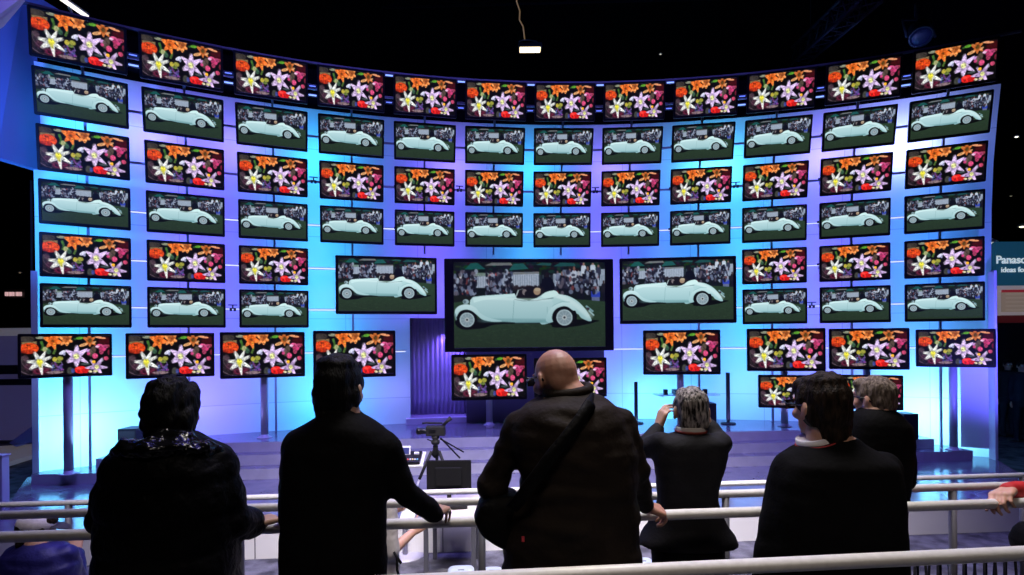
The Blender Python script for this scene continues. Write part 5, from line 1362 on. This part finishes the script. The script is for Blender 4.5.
sheet('paper_sheet', 'white paper sheet held upright by the seated person in pale clothes', [(404, 503, .30), (417, 509, .34), (412, 525, .22), (399, 522, .2)], mat('white_paper', (.75, .74, .76), .7), d)
sheet('booklet', 'grey booklet in the hand of the seated person in pale clothes', [(386, 498, .26), (391, 496, .28), (396, 512, .30), (391, 516, .27)], mat('grey_booklet_cover', (.28, .29, .26), .6), d, .012, 'booklet')
MB().tube([at(394, 552, d - .14), at(397, 558, d - .16), at(397, 570, d - .15), at(399, 576, d - .13)], .008, 8).build('wrist_strap', M['black'], p9, True)
MB().tube([at(397, 557, d - .16), at(401, 563, d - .15)], .009, 8).build('wrist_strap', M['black'], p9, True)
# two distant visitors in the dark beyond the right end of the wall
for lab, px, dd, cm_ in (('distant person in dark clothes standing in the gloom below the blue sign', 1008, 12.0, (.010, .010, .016)), ('distant person in dark blue at the right edge, beyond the stage wall', 1022, 11.4, (.012, .014, .03))):
    k = FPX / dd
    y0 = PY0 + (EYE.z - CARPET - 1.70) * k + .009 * (PX0 - px)
    q = lambda z: y0 + (1.70 - z) * k
    person(lab, dd, [(q(1.47), px - .06 * k, px + .06 * k, .06), (q(1.42), px - .17 * k, px + .17 * k, .1), (q(1.3), px - .2 * k, px + .2 * k, .12), (q(1.0), px - .17 * k, px + .17 * k, .12), (q(.85), px - .17 * k, px + .17 * k, .12)],
        [dict(sh=(px - .2 * k, q(1.36), 0), el=(px - .25 * k, q(1.08), .02), wr=(px - .2 * k, q(.86), .1), r=(.055, .046, .036), hand=dict(d=(0, .3, -1), back=(-1, 0, 0), side=1, curl=20)),
         dict(sh=(px + .2 * k, q(1.36), 0), el=(px + .25 * k, q(1.08), .02), wr=(px + .2 * k, q(.86), .1), r=(.055, .046, .036), hand=dict(d=(0, .3, -1), back=(1, 0, 0), side=-1, curl=20))],
        Head(at(px, q(1.58), dd), yaw=160, k=.98), (px, q(1.46), 0), cloth('dark_coat_cloth', cm_), cloth('dark_denim', (.010, .011, .02)), CARPET, SKIN2, (HBLACK, dict(amp=.003)), 'coat', disp=None, voxel=.010, cvox=.016)
LB, LF, LW, LR, LH, LU, LD, LV, LS, LZ = 62, 10, 110, 360, 130, 6, 12, 40, 85, 130
# ------------------------------------------------------------------ light
def area(name, loc, size, col, power, direction, spread=PI):
    l = bpy.data.lights.new(name, 'AREA'); l.shape = 'RECTANGLE'; l.size, l.size_y = size; l.color = col; l.energy = power; l.spread = spread
    o = bpy.data.objects.new(name, l); COL.objects.link(o); o.location = loc
    d = Vector(direction).normalized()
    up = Vector((0, 0, 1)) if abs(d.z) < .95 else Vector((0, 1, 0))
    x = up.cross(-d).normalized(); y = (-d).cross(x)
    o.rotation_euler = Matrix((x, y, -d)).transposed().to_euler()
    return o
CY_, VI = (.03, .46, 1.0), (.15, .075, 1.0)
def back(phi, col, power, z0=.35, z1=5.2, wd=.5, off=.7):
    zc = (z0 + z1) / 2; p = pol(phi, RW + off - lean(zc) * .6, zc); n = Vector((-math.sin(phi), -math.cos(phi), 0))
    area('wall_backlight', p, (wd, z1 - z0), col, power, n)
for px, col, k in ((72, CY_, 1.15), (185, VI, 1.1), (240, VI, .4), (320, CY_, 1.25), (430, VI, 1.1), (531, CY_, .75), (602, VI, .9), (670, (.06, .30, 1.0), .6), (745, CY_, 1.05), (825, VI, 1.1), (912, (.05, .30, 1), .9)):
    back(phi_px(px), col, LB * k)
# hotter lamps near the floor and behind the top
for px, z, col, k in ((76, .50, (.16, .62, 1), 5.0), (205, .7, (.26, .18, 1), .7), (325, .7, CY_, 1.0), (392, .7, (.3, .25, 1), .5), (650, .5, (.12, .6, 1), 2.6), (745, .7, (.25, .28, 1), .7), (922, .50, (.18, .62, 1), 6.0)):
    p = phi_px(px); area('wall_backlight', pol(p, RW + .75, z), (.9, .5), col, LF * k * 1.3, (-math.sin(p), -math.cos(p), -.1))
for px, z, col, k in ((60, 4.9, CY_, 1.2), (318, 4.9, CY_, .8), (531, 4.9, CY_, .7), (712, 4.8, (.10, .62, 1), 1.6), (900, 4.9, (.35, .40, 1), 2.2), (820, 4.9, (.3, .22, 1), .9), (150, 4.9, (.28, .19, 1), .9), (240, 4.9, (.28, .19, 1), .6), (455, 4.9, (.28, .19, 1), .6), (610, 4.9, (.3, .2, 1), .6)):
    p = phi_px(px); area('wall_backlight', pol(p, RW + .5 - lean(z), z), (.6, .4), col, LF * 1.5 * k, (-math.sin(p), -math.cos(p), .1))
# uplights on the stage at the foot of the wall
for px, col in ((100, CY_), (210, VI), (320, CY_), (400, VI), (640, CY_), (740, VI), (830, VI), (900, CY_)):
    p = phi_px(px, RW - .55); area('foot_uplight', pol(p, RW - .55, .36), (1.0, .08), tuple(.5 * c + .5 * q for c, q in zip(col, (.5, .5, 1))), LU, (.0, .05, 1), 2.2)
# floods washing the two side wings, a lamp in the doorway
fp = at(-150, 185, 5.2)
area('wing_flood', fp, (.4, .4), (.06, .20, 1), LW, at(20, 100, 7.0) - fp, 2.2)
area('wing_flood', pol(.462, 11.3, .1), (.3, .3), (.12, .11, 1), LV, pol(.464, 13.6, 1.9) - pol(.462, 11.3, .1), 1.1)
dp = pol(DB - .02, RW + .12, 1.95)
area('doorway_lamp', dp, (.25, .08), (.22, .12, 1), LD, Vector((.1, .1, -1)), 2.4)
# violet and blue wash on steps and stage from the rig, warm white hall light over the railings, and added stage fills
area('rig_wash', (0, 6.6, 8.8), (8, 1.2), (.20, .16, 1.0), LR, (-.05, .15, -1), 2.0)
area('hall_light', (1.0, 3.6, 7.5), (2.2, 1.6), (1.0, .93, .88), LH, (.0, .02, -1), 1.25)
area('added_fascia_fill', (0, 1.0, 6.2), (7, .5), (1.0, .92, .95), LS, (0, 4.9, -6.5), .62)  # added fill that brightens the white fascia boards
area('added_step_wash', (-.3, 3.8, 8.6), (11, .5), (.24, .19, 1), LZ, (-.03, 4.6, -8.5), 1.1)  # added wash that lifts the brightness of the step risers
area('hall_light', (.4, -1.5, 6.5), (1.4, 1.0), (1.0, .84, .70), LH * .10, (.05, .52, -1), 1.2)
W = bpy.data.worlds.new('dark_hall'); scene.world = W; W.use_nodes = True
W.node_tree.nodes['Background'].inputs['Color'].default_value = (.001, .001, .0014, 1)
# ------------------------------------------------------------------ camera and view
cd = bpy.data.cameras.new('camera'); co_ = bpy.data.objects.new('camera', cd); COL.objects.link(co_)
cd.sensor_fit = 'HORIZONTAL'; cd.sensor_width = 36.0; cd.lens = 36.0 * FPX / 1024.0; cd.shift_y = (PY0 - 287.5) / 1024.0
cd.clip_start = .05; cd.clip_end = 200
R = Matrix((AX, AU, Vector((0, -1, 0)))).transposed()
co_.matrix_world = Matrix.Translation(EYE) @ R.to_4x4()
scene.camera = co_
vs_ = scene.view_settings; vs_.view_transform = 'Standard'; vs_.look = 'None'; vs_.exposure = 0.0; vs_.gamma = 1.0; vs_.use_curve_mapping = False
